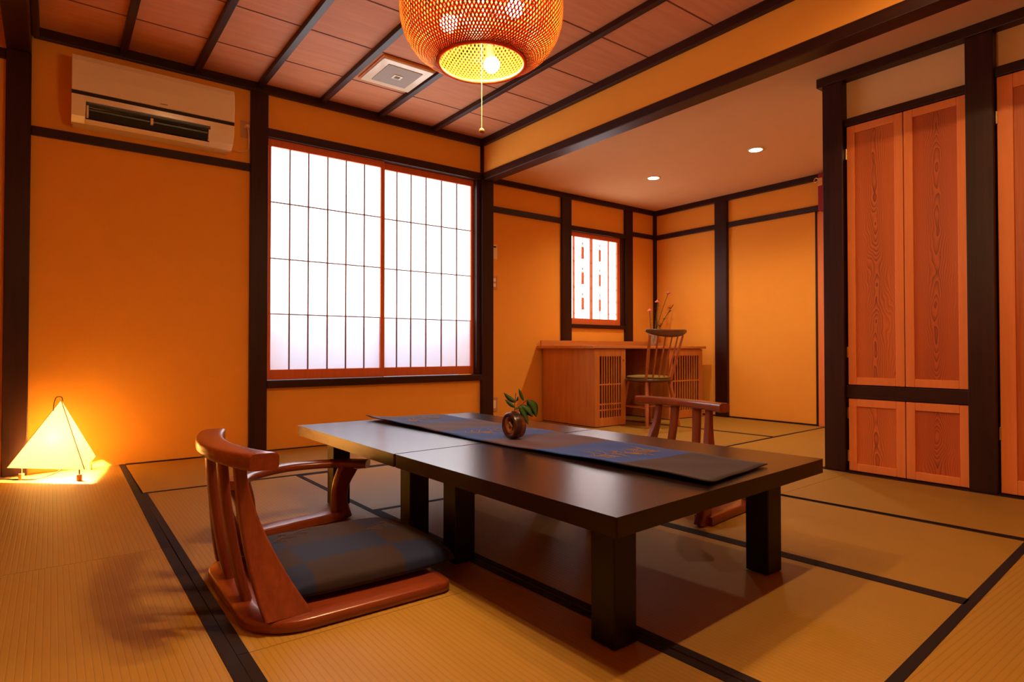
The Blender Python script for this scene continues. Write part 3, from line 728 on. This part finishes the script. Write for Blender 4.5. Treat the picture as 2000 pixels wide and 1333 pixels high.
# ------------------------------------------------------------ floor lamp
fl_ = thing('floor_lamp', 'glowing paper pyramid floor lamp on small wooden feet in left corner', 'floor lamp', (0.075, 5.99, 0))
Lp, Fp, Rp, Ap = Vector((-0.268, 6.065, 0.095)), Vector((0.207, 5.655, 0.09)), Vector((0.305, 6.235, 0.10)), Vector((0.062, 5.99, 0.605))
def tri_sheet(mb, a, b_, c, bulge=0.0, n=10):
    """paper face from edge a-b up to apex c, thin but closed, drawn slightly inwards like stretched paper"""
    nrm = (b_-a).cross(c-a).normalized(); v = []; idx = {}
    for off in (0, -0.003):
        for i in range(n+1):
            for j in range(n+1-i):
                u, w_ = i/n, j/n
                p = a*(1-u-w_)+b_*u+c*w_
                p = p+nrm*(off-bulge*27*u*w_*(1-u-w_)*0.5)
                idx[(off, i, j)] = len(v); v.append(p)
    f = []
    for off in (0, -0.003):
        for i in range(n):
            for j in range(n-i):
                t = (idx[(off, i, j)], idx[(off, i+1, j)], idx[(off, i, j+1)]); f.append(t if off == 0 else t[::-1])
                if i+j < n-1:
                    t = (idx[(off, i+1, j)], idx[(off, i+1, j+1)], idx[(off, i, j+1)]); f.append(t if off == 0 else t[::-1])
    mb.add(v, f, True)
sh = MB()
tri_sheet(sh, Lp, Fp, Ap, 0.01); tri_sheet(sh, Fp, Rp, Ap, 0.012); tri_sheet(sh, Rp, Lp, Ap, 0.01)
obj('paper_shade', sh, M['shade'], fl_)
for a, rw in ((Lp, 0.0016), (Fp, 0.0026), (Rp, 0.0016)): obj('frame_wire', MB().tube([a, Ap], rw, 6), M['ball'], fl_)
obj('bulb', MB().sphere((0.075, 5.985, 0.30), 0.05, 16), M['bulb2'], fl_)
obj('bulb_stem', MB().cyl((0.075, 5.985, 0.10), 0.012, 0.155, 10), M['metal'], fl_)
cen = Vector((0.08, 5.985, 0))
for nm, px, py in (('foot', -0.178, 6.02), ('foot', 0.176, 5.715), ('foot', 0.258, 6.17)):
    ft = obj('foot', MB().cyl((px, py, 0), 0.019, 0.048, 14), M['ball'], fl_, bevel=0.002)
    obj('foot_pin', MB().cyl((px, py, 0.045), 0.006, 0.058, 8), M['metal'], ft)
    obj('base_wire', MB().tube([(px, py, 0.10), (0.075, 5.985, 0.102)], 0.004, 6), M['metal'], fl_)
obj('carry_handle', MB().tube(bez([Ap+Vector((0.012, 0, -0.012)), Ap+Vector((0.002, 0, 0.022)), Ap+Vector((-0.03, 0, 0.02)), Ap+Vector((-0.045, -0.005, -0.03)), Ap+Vector((-0.048, -0.01, -0.085))], 6), 0.0032, 6), M['cordk'], fl_)
obj('power_cord', MB().tube(bez([(0.075, 5.985, 0.10), (0.06, 5.97, 0.05), (-0.03, 5.99, 0.012), (-0.12, 5.965, 0.005), (-0.22, 6.05, 0.005), (-0.36, 6.16, 0.005), (-0.55, 6.2, 0.005)], 8), 0.005, 6), M['cordk'], fl_)

# ------------------------------------------------------------ low tables
ZT = 0.50; TH = 0.063
def low_table(name, label, quad, legs):
    c = (sum(p[0] for p in quad)/4, sum(p[1] for p in quad)/4, 0)
    t = thing(name, label, 'table', c, group='black lacquered low tables set end to end')
    obj('table_top', MB().prism(quad, ZT-TH, ZT), M['lacquer'], t, bevel=0.006)
    for lx, ly in legs:
        obj('leg', MB().box(lx, lx+0.11, ly, ly+0.11, 0.003, ZT-TH), M['leg'], t, bevel=0.004)
    return t
low_table('low_table', 'black lacquered low table nearest the camera, bare at its near corner', [(1.346, 1.263), (2.828, 1.371), (2.722, 2.744), (1.316, 2.668)],
          [(1.490, 1.410), (2.530, 1.470), (1.500, 2.42), (2.50, 2.47)])
low_table('low_table', 'black lacquered low table farther away, nearest the paper window', [(1.314, 2.680), (2.716, 2.756), (2.685, 4.085), (1.303, 4.075)],
          [(1.465, 2.80), (2.46, 2.86), (1.440, 3.79), (2.45, 3.80)])
# runner: two-sided cloth sheet with gentle folds
ra, rb, rc, rd = Vector((1.915, 1.345)), Vector((2.45, 1.425)), Vector((2.365, 4.04)), Vector((1.805, 4.115))
def runz(u, v_):
    z = 0.004+0.004*(1+math.sin(v_*9+u*3))*0.5*(1-0.5*u)+0.003*math.sin(v_*23+u*5)**2
    z += 0.012*math.exp(-((u)/0.07)**2)*(0.5+0.5*math.sin(v_*7+1))
    z += 0.008*math.exp(-((1-v_)/0.03)**2)*math.exp(-(u/0.3)**2)
    return z
nu, nv = 16, 90
rc_ = Vector((2.14, 2.73, ZT)); mb = MB(); v = []
for sd in (1, 0):
    for j in range(nv+1):
        for i in range(nu+1):
            u, q = i/nu, j/nv
            p = (ra*(1-u)+rb*u)*(1-q)+(rd*(1-u)+rc*u)*q
            v.append((p.x+0.006*math.sin(q*11), p.y, ZT+0.001+(runz(u, q)+0.0045 if sd else max(0.0, runz(u, q)-0.001))))
W1 = nu+1; NB = (nu+1)*(nv+1); f = []
for j in range(nv):
    for i in range(nu):
        a = j*W1+i; f.append((a, a+1, a+W1+1, a+W1)); f.append((NB+a, NB+a+W1, NB+a+W1+1, NB+a+1))
for j in range(nv):
    a = j*W1; f.append((a, a+W1, NB+a+W1, NB+a)); a += nu; f.append((a+W1, a, NB+a, NB+a+W1))
for i in range(nu):
    f.append((i+1, i, NB+i, NB+i+1)); a = nv*W1+i; f.append((a, a+1, NB+a+1, NB+a))
mb.add(v, f, True)
rn = obj('table_runner', mb, M['runner'], origin=tuple(rc_))
setp(rn, 'long blue and brown banded cloth runner laid across both low tables', 'table runner')
def sprig2d(seed, n=9, size=0.16, spread=1.0):
    rs = random.Random(seed); segs = []
    pts = [(0, 0)]
    a = rs.uniform(-0.3, 0.3); x = y_ = 0
    main = [(0, 0)]
    for i in range(n):
        a += rs.uniform(-0.45, 0.45)-0.25*a; x += math.cos(a)*size/n*2; y_ += math.sin(a)*size/n*2*0.8; main.append((x, y_))
    segs.append(main)
    for i in range(1, n):
        for s_ in (-1, 1):
            if rs.random() < 0.95:
                b_ = a*0.3+s_*rs.uniform(0.5, 1.3); l_ = rs.uniform(0.25, 0.5)*size; x, y_ = main[i]; br = [(x, y_)]
                for k_ in range(4):
                    b_ += rs.uniform(-0.4, 0.4); x += math.cos(b_)*l_/4; y_ += math.sin(b_)*l_/4; br.append((x, y_))
                segs.append(br)
                if rs.random() < 0.6:
                    x, y_ = br[2]; b_ += s_*0.9; segs.append([(x, y_), (x+math.cos(b_)*l_*0.35, y_+math.sin(b_)*l_*0.35)])
    return segs
def run_point(u, q):
    p = (ra*(1-u)+rb*u)*(1-q)+(rd*(1-u)+rc*u)*q
    return (p.x+0.006*math.sin(q*11), p.y, ZT+0.001+runz(u, q)+0.0055)
for qc, sd in ((0.235, 3), (0.60, 8), (0.86, 5)):
    e = MB()
    for sg in sprig2d(sd, 15, 0.19):
        pts = [run_point(min(0.97, max(0.03, 0.12+p[0]*2.0)), min(0.99, max(0.01, qc+p[1]*0.55))) for p in sg]
        e.tube(pts, 0.0012, 5)
    obj('embroidery', e, M['gold'], rn)

# ring-shaped vase with sprig
vz = thing('bud_vase', 'small round brown stoneware vase standing on the table runner', 'vase', (2.03, 2.675, ZT+0.012))
ax = Vector((-0.985, 0.05, 0)).normalized()
vc = Vector((2.035, 2.675, ZT+0.012+0.073)); rr = 0.073; hw = 0.036
pr = [(0.0001, -hw*0.1), (0.036, hw*0.1), (0.050, hw*0.85), (0.062, hw), (0.070, hw*0.9), (rr, hw*0.5), (rr+0.001, 0), (rr, -hw*0.5), (0.070, -hw*0.95), (0.055, -hw), (0.0001, -hw)]
obj('body', MB().lathe(pr, vc, 40, ax), M['glaze'], vz)
obj('inner_face', MB().lathe([(0.0001, hw*0.05), (0.022, hw*0.1), (0.036, hw*0.5), (0.048, hw*0.84), (0.044, hw*0.5), (0.0001, -hw*0.05)], vc, 32, ax), M['clay'], vz)
obj('mouth', MB().lathe([(0.008, 0), (0.013, 0), (0.013, 0.008), (0.008, 0.008)], (vc.x, vc.y, vc.z+rr-0.003), 16, close=True), M['glaze'], vz)
obj('cut_out', MB().lathe([(0.0001, 0), (0.017, 0.001), (0.019, 0.004), (0.0001, 0.006)], vc+ax*(hw*0.42)+Vector((0, 0, 0.026)), 7, ax), M['blackp'], vz)
obj('relief', MB().sweep(bez([vc+ax*(hw*0.55)+Vector((0, 0.012, 0.016)), vc+ax*(hw*0.45)+Vector((0, -0.004, -0.004)), vc+ax*(hw*0.5)+Vector((0, -0.002, -0.034))], 6), (0.016, 0.012), seg=10), M['clay'], vz)
sp_ = thing('leaf_sprig', 'green leafy camellia twig standing in the small round vase', 'plant sprig', (vc.x, vc.y, vc.z+rr-0.01))
def P(lat, z, dep=0.0):   # point at the vase, measured across the view
    return Vector((vc.x, vc.y, 0))+e_r*lat+e_f*dep+Vector((0, 0, z))
zb = vc.z+rr-0.012
tw = [P(0, zb), P(0.004, zb+0.022), P(0.035, zb+0.048), P(0.075, zb+0.08)]
obj('twig', MB().tube(bez(tw, 6), 0.0028, 6).tube(bez([tw[1], P(0.006, zb+0.06), P(0.012, zb+0.115)], 5), 0.0022, 6), M['twig'], sp_)
def leaf(a, b_, wd, dep=0.0, fold=0.3, curve=0.0):
    """leaf from base a to tip b_ (lat, z)"""
    A_, B_ = P(a[0], a[1], dep), P(b_[0], b_[1], dep-0.01)
    d_ = B_-A_; ln = d_.length; d_.normalize()
    side = d_.cross(e_f).normalized(); nr = side.cross(d_)
    side = (side*math.cos(fold)+nr*math.sin(fold)).normalized(); nr = side.cross(d_)
    n = 12; v = []
    for i in range(n+1):
        t = i/n; wv = wd*math.sin(PI*t**0.85)**0.8*(1-0.25*t) if 0 < t < 1 else 0.0004
        c = A_+d_*ln*t+side*curve*math.sin(PI*t)
        v += [c-side*wv+nr*0.006*math.sin(PI*t), c, c+side*wv+nr*0.006*math.sin(PI*t), c-nr*0.0012]
    f = []
    for i in range(n):
        k_ = i*4; f += [(k_, k_+1, k_+5, k_+4), (k_+1, k_+2, k_+6, k_+5), (k_+2, k_+3, k_+7, k_+6), (k_+3, k_, k_+4, k_+7)]
    obj('leaf', MB().add(v, f, True), M['leaf'], sp_)
leaf((0.008, zb+0.035), (-0.048, zb+0.082), 0.013, 0.0, 0.4, 0.006)
leaf((0.014, zb+0.062), (-0.055, zb+0.118), 0.016, 0.01, 0.3, 0.008)
leaf((0.055, zb+0.072), (0.028, zb+0.142), 0.012, 0.0, 0.5, 0.006)
leaf((0.012, zb+0.07), (0.022, zb+0.10), 0.009, -0.005, 0.6)
leaf((0.030, zb+0.045), (0.080, zb-0.055), 0.022, -0.02, 0.5, 0.008)
leaf((0.040, zb+0.048), (0.105, zb-0.015), 0.026, 0.0, 0.3, 0.008)
leaf((0.077, zb+0.078), (0.125, zb-0.018), 0.030, 0.02, 0.2, 0.012)
leaf((0.030, zb+0.035), (0.005, zb+0.03), 0.008, -0.02, 0.5)

# ------------------------------------------------------------ floor chairs (zaisu): local frame, facing +X
def floor_chair(label, loc, rz):
    t = thing('floor_chair', label, 'floor chair', loc, rz, group='legless wooden floor chairs at the low tables')
    # base board: rounded plate
    poly = []
    x0, x1, hy = -0.42, 0.37, 0.455
    def arc(cx_, cy_, r, a0, a1, n=8):
        return [(cx_+r*math.cos(a0+(a1-a0)*i/n), cy_+r*math.sin(a0+(a1-a0)*i/n)) for i in range(n+1)]
    poly += arc(x1-0.05, -hy+0.05, 0.05, -PI/2, 0)+arc(x1-0.05, hy-0.05, 0.05, 0, PI/2)
    poly += arc(x0+0.20, hy-0.20, 0.20, PI/2, PI, 10)+arc(x0+0.20, -hy+0.20, 0.20, PI, 1.5*PI, 10)
    b_ = MB(); n = len(poly)
    def ins(d): return [(x*(1-d/0.4), y_*(1-d/0.45)) for x, y_ in poly]
    lv = [(ins(0.010), 0.003), (poly, 0.010), (poly, 0.040), (ins(0.006), 0.047), (ins(0.06), 0.052), (ins(0.07), 0.050)]
    v = [(x, y_, z) for pl_, z in lv for x, y_ in pl_]
    f = [(k_*n+i, k_*n+(i+1) % n, (k_+1)*n+(i+1) % n, (k_+1)*n+i) for k_ in range(len(lv)-1) for i in range(n)]
    b_.add(v, f, True); b_.add([(x, y_, 0.003) for x, y_ in lv[0][0]], [tuple(range(n))[::-1]]); b_.add([(x, y_, 0.050) for x, y_ in lv[-1][0]], [tuple(range(n))])
    obj('base_board', b_, M['walnut_x'], t, local=True)
    # crest rail
    mb_ = MB(); v = []; ns = 28; sg = 24
    for i in range(ns+1):
        q = i/ns*2-1; yy = q*0.415
        xo = -0.500+0.075*abs(q)**2.2; xi = -0.395+0.075*abs(q)**2.0
        zc = 0.611; hh = 0.056+0.008*abs(q)**3
        e = 1.0 if abs(q) < 0.99 else 0.94
        for k_ in range(sg):
            a = 2*PI*(k_+0.5)/sg; ca, sa = math.cos(a), math.sin(a)
            v.append(((xo+xi)/2+math.copysign(abs(ca)**(2/5), ca)*(xi-xo)/2*e, yy, zc+math.copysign(abs(sa)**(2/5), sa)*hh/2*e))
    f = [(i*sg+k_, i*sg+(k_+1) % sg, (i+1)*sg+(k_+1) % sg, (i+1)*sg+k_) for i in range(ns) for k_ in range(sg)]
    mb_.add(v, f, True); mb_.add(v[:sg], [tuple(range(sg))[::-1]]); mb_.add(v[-sg:], [tuple(range(sg))])
    obj('crest_rail', mb_, M['walnut_y'], t, local=True)
    # side planks: narrow at the crest, wide at the foot
    for s_ in (-1, 1):
        mb_ = MB(); ns = 12; v = []
        for i in range(ns+1):
            q = i/ns; z = 0.050+q*0.53
            xb_ = -0.365-0.070*q**0.8-0.008*math.sin(PI*q)          # rear edge
            xf_ = -0.200-0.195*(1-(1-q)**1.6)                        # front edge sweeps back
            yc = s_*(0.245+0.145*(1-q)**2); th = 0.022
            v += [(xb_, yc-th, z), (xf_, yc-th, z), (xf_, yc+th, z), (xb_, yc+th, z)]
        f = [(i*4+k_, i*4+(k_+1) % 4, (i+1)*4+(k_+1) % 4, (i+1)*4+k_) for i in range(ns) for k_ in range(4)]
        mb_.add(v, f); mb_.add(v[:4], [(3, 2, 1, 0)]); mb_.add(v[-4:], [(0, 1, 2, 3)])
        obj('side_plank', mb_, M['walnut'], t, local=True, bevel=0.007)
    # inner slats
    for yy in (-0.14, 0.14):
        pth = bez([(-0.365, yy, 0.050), (-0.395, yy*0.93, 0.18), (-0.430, yy*0.82, 0.40), (-0.447, yy*0.74, 0.590)], 5)
        sz = [(0.072-0.010*math.sin(PI*i/(len(pth)-1)), 0.036) for i in range(len(pth))]
        obj('slat', MB().sweep(pth, sz, upv=(1, 0, 0.2), seg=16, power=4), M['walnut'], t, local=True)
    return t
floor_chair('red-brown legless floor chair at the left, seen from behind and side', (0.965, 2.62, 0.0), 0.0)
floor_chair('red-brown legless floor chair across the table at the right, facing the camera', (3.265, 2.845, 0.0), PI-0.12)
# cushions
def cushion(label, loc, rz, sprigs=True):
    t = thing('floor_cushion', label, 'cushion', loc, rz, group='square blue and brown floor cushions')
    n = 36; h = 0.375; mb_ = MB(); v = []
    def zt(x, y_):
        a = max(abs(x), abs(y_))
        e = (1-abs(x)**5)*(1-abs(y_)**5)
        return 0.040+0.080*max(0, e)**0.36*(0.86+0.14*math.cos(x*PI/2)*math.cos(y_*PI/2))
    def xy(x, y_):
        k_ = 1-0.045*(x*x*y_*y_) + 0.02*(1-abs(y_))*(abs(x) > 0.9)
        return x*h*k_, y_*h*0.93*k_
    for sd in (1, -1):
        for j in range(n+1):
            for i in range(n+1):
                x = math.sin((i/n*2-1)*PI/2); y_ = math.sin((j/n*2-1)*PI/2)
                X_, Y_ = xy(x, y_); z = zt(x, y_) if sd > 0 else 0.036-0.035*max(0, (1-abs(x)**6)*(1-abs(y_)**6))**0.5
                v.append((X_, Y_, z))
    nb = (n+1)**2; f = []
    for j in range(n):
        for i in range(n):
            a = j*(n+1)+i; f.append((a, a+1, a+n+2, a+n+1)); f.append((nb+a, nb+a+n+1, nb+a+n+2, nb+a+1))
    for i in range(n):
        a = i; f.append((a+1, a, nb+a, nb+a+1)); a = n*(n+1)+i; f.append((a, a+1, nb+a+1, nb+a))
        a = i*(n+1); f.append((a, a+n+1, nb+a+n+1, nb+a)); a = i*(n+1)+n; f.append((a+n+1, a, nb+a, nb+a+n+1))
    mb_.add(v, f, True)
    obj('cushion_cover', mb_, M['cushion'], t, local=True)
    if sprigs:
        for ox, oy, sd, an in ((0.08, 0.02, 11, 0.3), (-0.30, 0.12, 21, 0.5)):
            e = MB()
            for sg in sprig2d(sd, 13, 0.16):
                pts = []
                for p in sg:
                    X_, Y_ = ox+p[0]*math.cos(an)-p[1]*math.sin(an), oy+p[0]*math.sin(an)+p[1]*math.cos(an)
                    x, y_ = max(-0.95, min(0.95, X_/h)), max(-0.95, min(0.95, Y_/h/0.93))
                    pts.append((X_, Y_, zt(x, y_)+0.001))
                e.tube(pts, 0.0010, 5)
            obj('embroidery', e, M['goldd'], t, local=True)
    return t
cushion('dark blue and brown checked cushion on the left floor chair', (1.055, 2.62, 0.052), 0.0)
cushion('dark checked cushion on the right floor chair, mostly hidden behind the table', (3.17, 2.835, 0.052), PI-0.12, False)

# arm rests: curved top on two shaped legs and a curved foot bar
def arm_rest(label, loc, rz):
    t = thing('arm_rest', label, 'arm rest', loc, rz, group='curved wooden arm rests beside the floor chairs')
    H = 0.345
    path = bez([(-0.40, -0.13, H-0.02), (-0.26, 0.01, H-0.017), (0, 0.09, H-0.015), (0.26, 0.01, H-0.017), (0.40, -0.13, H-0.02)], 8)
    n = len(path); sz = [(0.10+0.03*(abs(i/(n-1)-0.5)*2)**2, 0.044) for i in range(n)]
    obj('arm_board', MB().sweep(path, sz, seg=16, power=3.5), M['walnut_x'], t, local=True)
    for s_ in (-1, 1):
        pth = bez([(s_*0.30, -0.015, 0.0), (s_*0.275, -0.02, 0.10), (s_*0.285, -0.025, 0.21), (s_*0.325, -0.04, H-0.035)], 6)
        sz = [(0.055, 0.115-0.025*math.sin(PI*i/(len(pth)-1))) for i in range(len(pth))]
        obj('leg', MB().sweep(pth, sz, upv=(1, 0, 0), seg=16, power=6), M['walnut'], t, local=True)
    pth = [(-0.28, -0.015, 0.028), (0, -0.010, 0.028), (0.28, -0.015, 0.028)]
    obj('foot_bar', MB().sweep(pth, (0.11, 0.05), seg=16, power=7), M['walnut_x'], t, local=True)
    return t
arm_rest('curved wooden arm rest standing behind the left floor chair', (1.085, 3.46, 0.0), 0.18)
arm_rest('curved wooden arm rest beside the right floor chair, partly behind the table', (3.25, 2.17, 0.0), 0.12)

# ------------------------------------------------------------ desk
dk = thing('writing_desk', 'orange wooden desk with two slatted cabinets under the small window', 'desk', (6.66, 6.1, 0))
yf, yb_ = 5.57, 6.60
obj('desk_top', MB().box(5.47, 7.85, yf-0.03, YA2-0.005, 1.018, 1.054), M['desk_x'], dk, bevel=0.004)
obj('back_rail', MB().box(5.50, 7.83, YA2-0.075, YA2-0.047, 1.054, 1.135), M['desk_x'], dk, bevel=0.004)
for xx in (7.805,): obj('end_rail', MB().box(xx, xx+0.025, YA2-0.35, YA2-0.075, 1.054, 1.11), M['desk_x'], dk, bevel=0.004)
def cabinet(x0, x1, low):
    cbm = MB().box(x0, x0+0.03, yf+0.025, yb_, 0.01, 1.018).box(x1-0.03, x1, yf+0.025, yb_, 0.01, 1.018).box(x0+0.03, x1-0.03, yb_-0.02, yb_, 0.01, 1.018).box(x0+0.03, x1-0.03, yf+0.05, yb_-0.02, 0.01, 0.04)
    cbo = obj('cabinet_body', cbm, M['desk'], dk, bevel=0.003)
    y0, y1 = yf, yf+0.024; sw = 0.085
    d_ = obj('door', MB().box(x0, x0+sw, y0, y1, 0.01, 1.01).box(x1-sw, x1, y0, y1, 0.01, 1.01).box(x0+sw, x1-sw, y0, y1, 0.01, 0.12).box(x0+sw, x1-sw, y0, y1, 0.915, 1.01), M['desk'], cbo, bevel=0.003)
    a, b_ = x0+sw, x1-sw; n = 9 if low else 11; sl = MB()
    for i in range(1, n): xx = a+(b_-a)*i/n; sl.box(xx-0.008, xx+0.008, y0+0.002, y0+0.012, 0.12, 0.915)
    for z in ((0.55, 0.22, 0.295) if low else (0.55,)): sl.box(a, b_, y0+0.003, y0+0.014, z-0.009, z+0.009)
    obj('slats', sl, M['desk'], cbo)
    if low: obj('knob', MB().lathe([(0.008, 0), (0.012, 0.012), (0.010, 0.022)], (x1-0.04, y0, 0.87), 12, (0, -1, 0)), M['desk'], cbo)
cabinet(5.545, 6.115, True)
cabinet(7.02, 7.80, False)
obj('back_panel', MB().box(6.115, 7.02, yb_-0.03, yb_, 0.01, 1.018), M['seatdark'], dk)

# spindle chair, local frame facing +Y
def spindle_chair(label, loc, rz):
    t = thing('spindle_chair', label, 'chair', loc, rz)
    pr = [(0.0001, 0.575), (0.24, 0.578), (0.305, 0.590), (0.315, 0.605), (0.305, 0.622), (0.0001, 0.618)]
    obj('seat', MB().lathe(pr, (0, 0, 0), 36), M['seatdark'], t, local=True)
    obj('seat_pad', MB().lathe([(0.0001, 0.620), (0.265, 0.622), (0.285, 0.637), (0.27, 0.655), (0.15, 0.664), (0.0001, 0.666)], (0, 0.01, 0), 36), M['olive'], t, local=True)
    for sx in (-1, 1):
        for sy in (-1, 1):
            a, b_ = Vector((sx*0.19, sy*0.19, 0.59)), Vector((sx*0.265, sy*0.29, 0.0))
            pth = [a.lerp(b_, i/8) for i in range(9)]; sz = [(0.038+0.016*math.sin(PI*(i/8)**0.8),)*2 for i in range(9)]; sz[-1] = (0.034, 0.034)
            lg = obj('leg', MB().sweep(pth, sz, seg=12), M['windsor'], t, local=True)
    for sx in (-1, 1): obj('stretcher', MB().tube([(sx*0.232, -0.243, 0.25), (sx*0.232, 0.243, 0.25)], 0.014, 10), M['windsor'], t, local=True)
    obj('stretcher', MB().tube([(-0.232, 0, 0.25), (0.232, 0, 0.25)], 0.014, 10), M['windsor'], t, local=True)
    for i in range(6):
        q = i/5*2-1; a = Vector((q*0.205, -0.245+0.045*q*q, 0.61)); b_ = Vector((q*0.27, -0.405+0.05*q*q, 1.19))
        pth = [a.lerp(b_, k_/8) for k_ in range(9)]; wd = 0.036 if i in (0, 5) else 0.022
        obj('spindle', MB().sweep(pth, [(wd*(0.85+0.25*math.sin(PI*k_/8)),)*2 for k_ in range(9)], seg=10), M['windsor'], t, local=True)
    pth = bez([(-0.33, -0.345, 1.245), (-0.2, -0.40, 1.222), (0, -0.42, 1.21), (0.2, -0.40, 1.222), (0.33, -0.345, 1.245)], 8); n = len(pth)
    sz = [(0.030, 0.035+0.062*math.sin(PI*i/(n-1))**0.7) for i in range(n)]
    obj('crest_rail', MB().sweep(pth, sz, seg=14, power=3), M['seatdark'], t, local=True)
    return t
spindle_chair('wooden spindle-back chair with an olive seat pad pulled up to the desk', (6.33, 5.36, 0.0), -0.18)

# flowers on the desk
fv = thing('glass_vase', 'small glass vase of flowers on the desk behind the spindle chair', 'vase', (7.53, 6.28, 1.054))
obj('body', MB().lathe([(0.035, 0), (0.045, 0.01), (0.06, 0.06), (0.078, 0.16), (0.084, 0.215), (0.078, 0.215), (0.055, 0.06), (0.03, 0.015)], (7.53, 6.28, 1.055), 24), M['glass'], fv)
def flower(name, label, tip, kind, seed):
    rs = random.Random(seed); b0 = Vector((7.53, 6.28, 1.10)); tipv = Vector(tip)
    t = thing(name, label, 'flower', tuple(b0), group='flowers in the glass vase')
    mid = b0.lerp(tipv, 0.5)+Vector((rs.uniform(-0.03, 0.03), 0, 0.03))
    pth = bez([b0, mid, tipv], 8)
    obj('stem', MB().tube(pth, 0.0055, 6), M['stem' if kind != 'twig' else 'twig'], t)
    if kind == 'pink':
        mb_ = MB()
        for k_ in range(9):
            a = 2*PI*k_/9; d_ = Vector((math.cos(a), math.sin(a)*0.9, 0.5)).normalized()
            c = tipv+d_*0.022; mb_.sphere(c, 0.022, 8, 0.6)
        mb_.sphere(tipv+Vector((0, 0, 0.02)), 0.022, 8)
        obj('blossom', mb_, M['pink'], t)
    lf = MB()
    for k_ in range(3 if kind == 'pink' else 16):
        q = rs.uniform(0.35, 0.8) if kind == 'pink' else rs.uniform(0.35, 1.0)
        p = pth[int(q*(len(pth)-1))]; a = rs.uniform(0, 2*PI); d_ = Vector((math.cos(a), math.sin(a), rs.uniform(0, 0.8))).normalized(); sd = d_.cross(Vector((0, 0, 1))).normalized()
        ln = rs.uniform(0.05, 0.085) if kind == 'green' else rs.uniform(0.03, 0.055); w_ = 0.018 if kind == 'green' else 0.011
        lf.add([p, p+d_*ln*0.5+sd*w_, p+d_*ln, p+d_*ln*0.5-sd*w_, p+d_*ln*0.5+Vector((0, 0, 0.003))], [(0, 1, 4), (1, 2, 4), (2, 3, 4), (3, 0, 4), (0, 3, 2, 1)])
    obj('leaves', lf, M['leaf' if kind == 'green' else 'twig' if kind == 'twig' else 'stem'], t)
flower('pink_flower', 'pink carnation lowest and leftmost in the glass vase', (7.40, 6.24, 1.60), 'pink', 1)
flower('pink_flower', 'pink carnation in the middle, in front of the dark corner post', (7.56, 6.22, 1.745), 'pink', 2)
flower('pink_flower', 'pink carnation highest in the glass vase', (7.82, 6.22, 1.895), 'pink', 3)
flower('leafy_branch', 'green leafed twig leaning right in the glass vase', (7.99, 6.25, 1.73), 'green', 4)
flower('leafy_branch', 'thin brown budded twig rising straight in the glass vase', (7.68, 6.30, 1.80), 'twig', 5)

# crimson hanging over the far door
rd_ = thing('door_ornament', 'small crimson hanging with a gold clasp high beside the closet post', 'ornament', (7.90, 3.80, 2.79))
obj('hanging_body', MB().box(7.86, 7.99, 3.70, 3.862, 2.79, 3.285), M['crimson'], rd_, bevel=0.02)
obj('gold_clasp', MB().box(7.845, 7.87, 3.79, 3.85, 3.11, 3.215), M['brass'], rd_, bevel=0.008)
obj('gold_ring', MB().lathe([(0.022, -0.006), (0.032, -0.006), (0.032, 0.006), (0.022, 0.006)], (7.85, 3.872, 3.19), 16, (1, 0, 0), close=True), M['brass'], rd_)
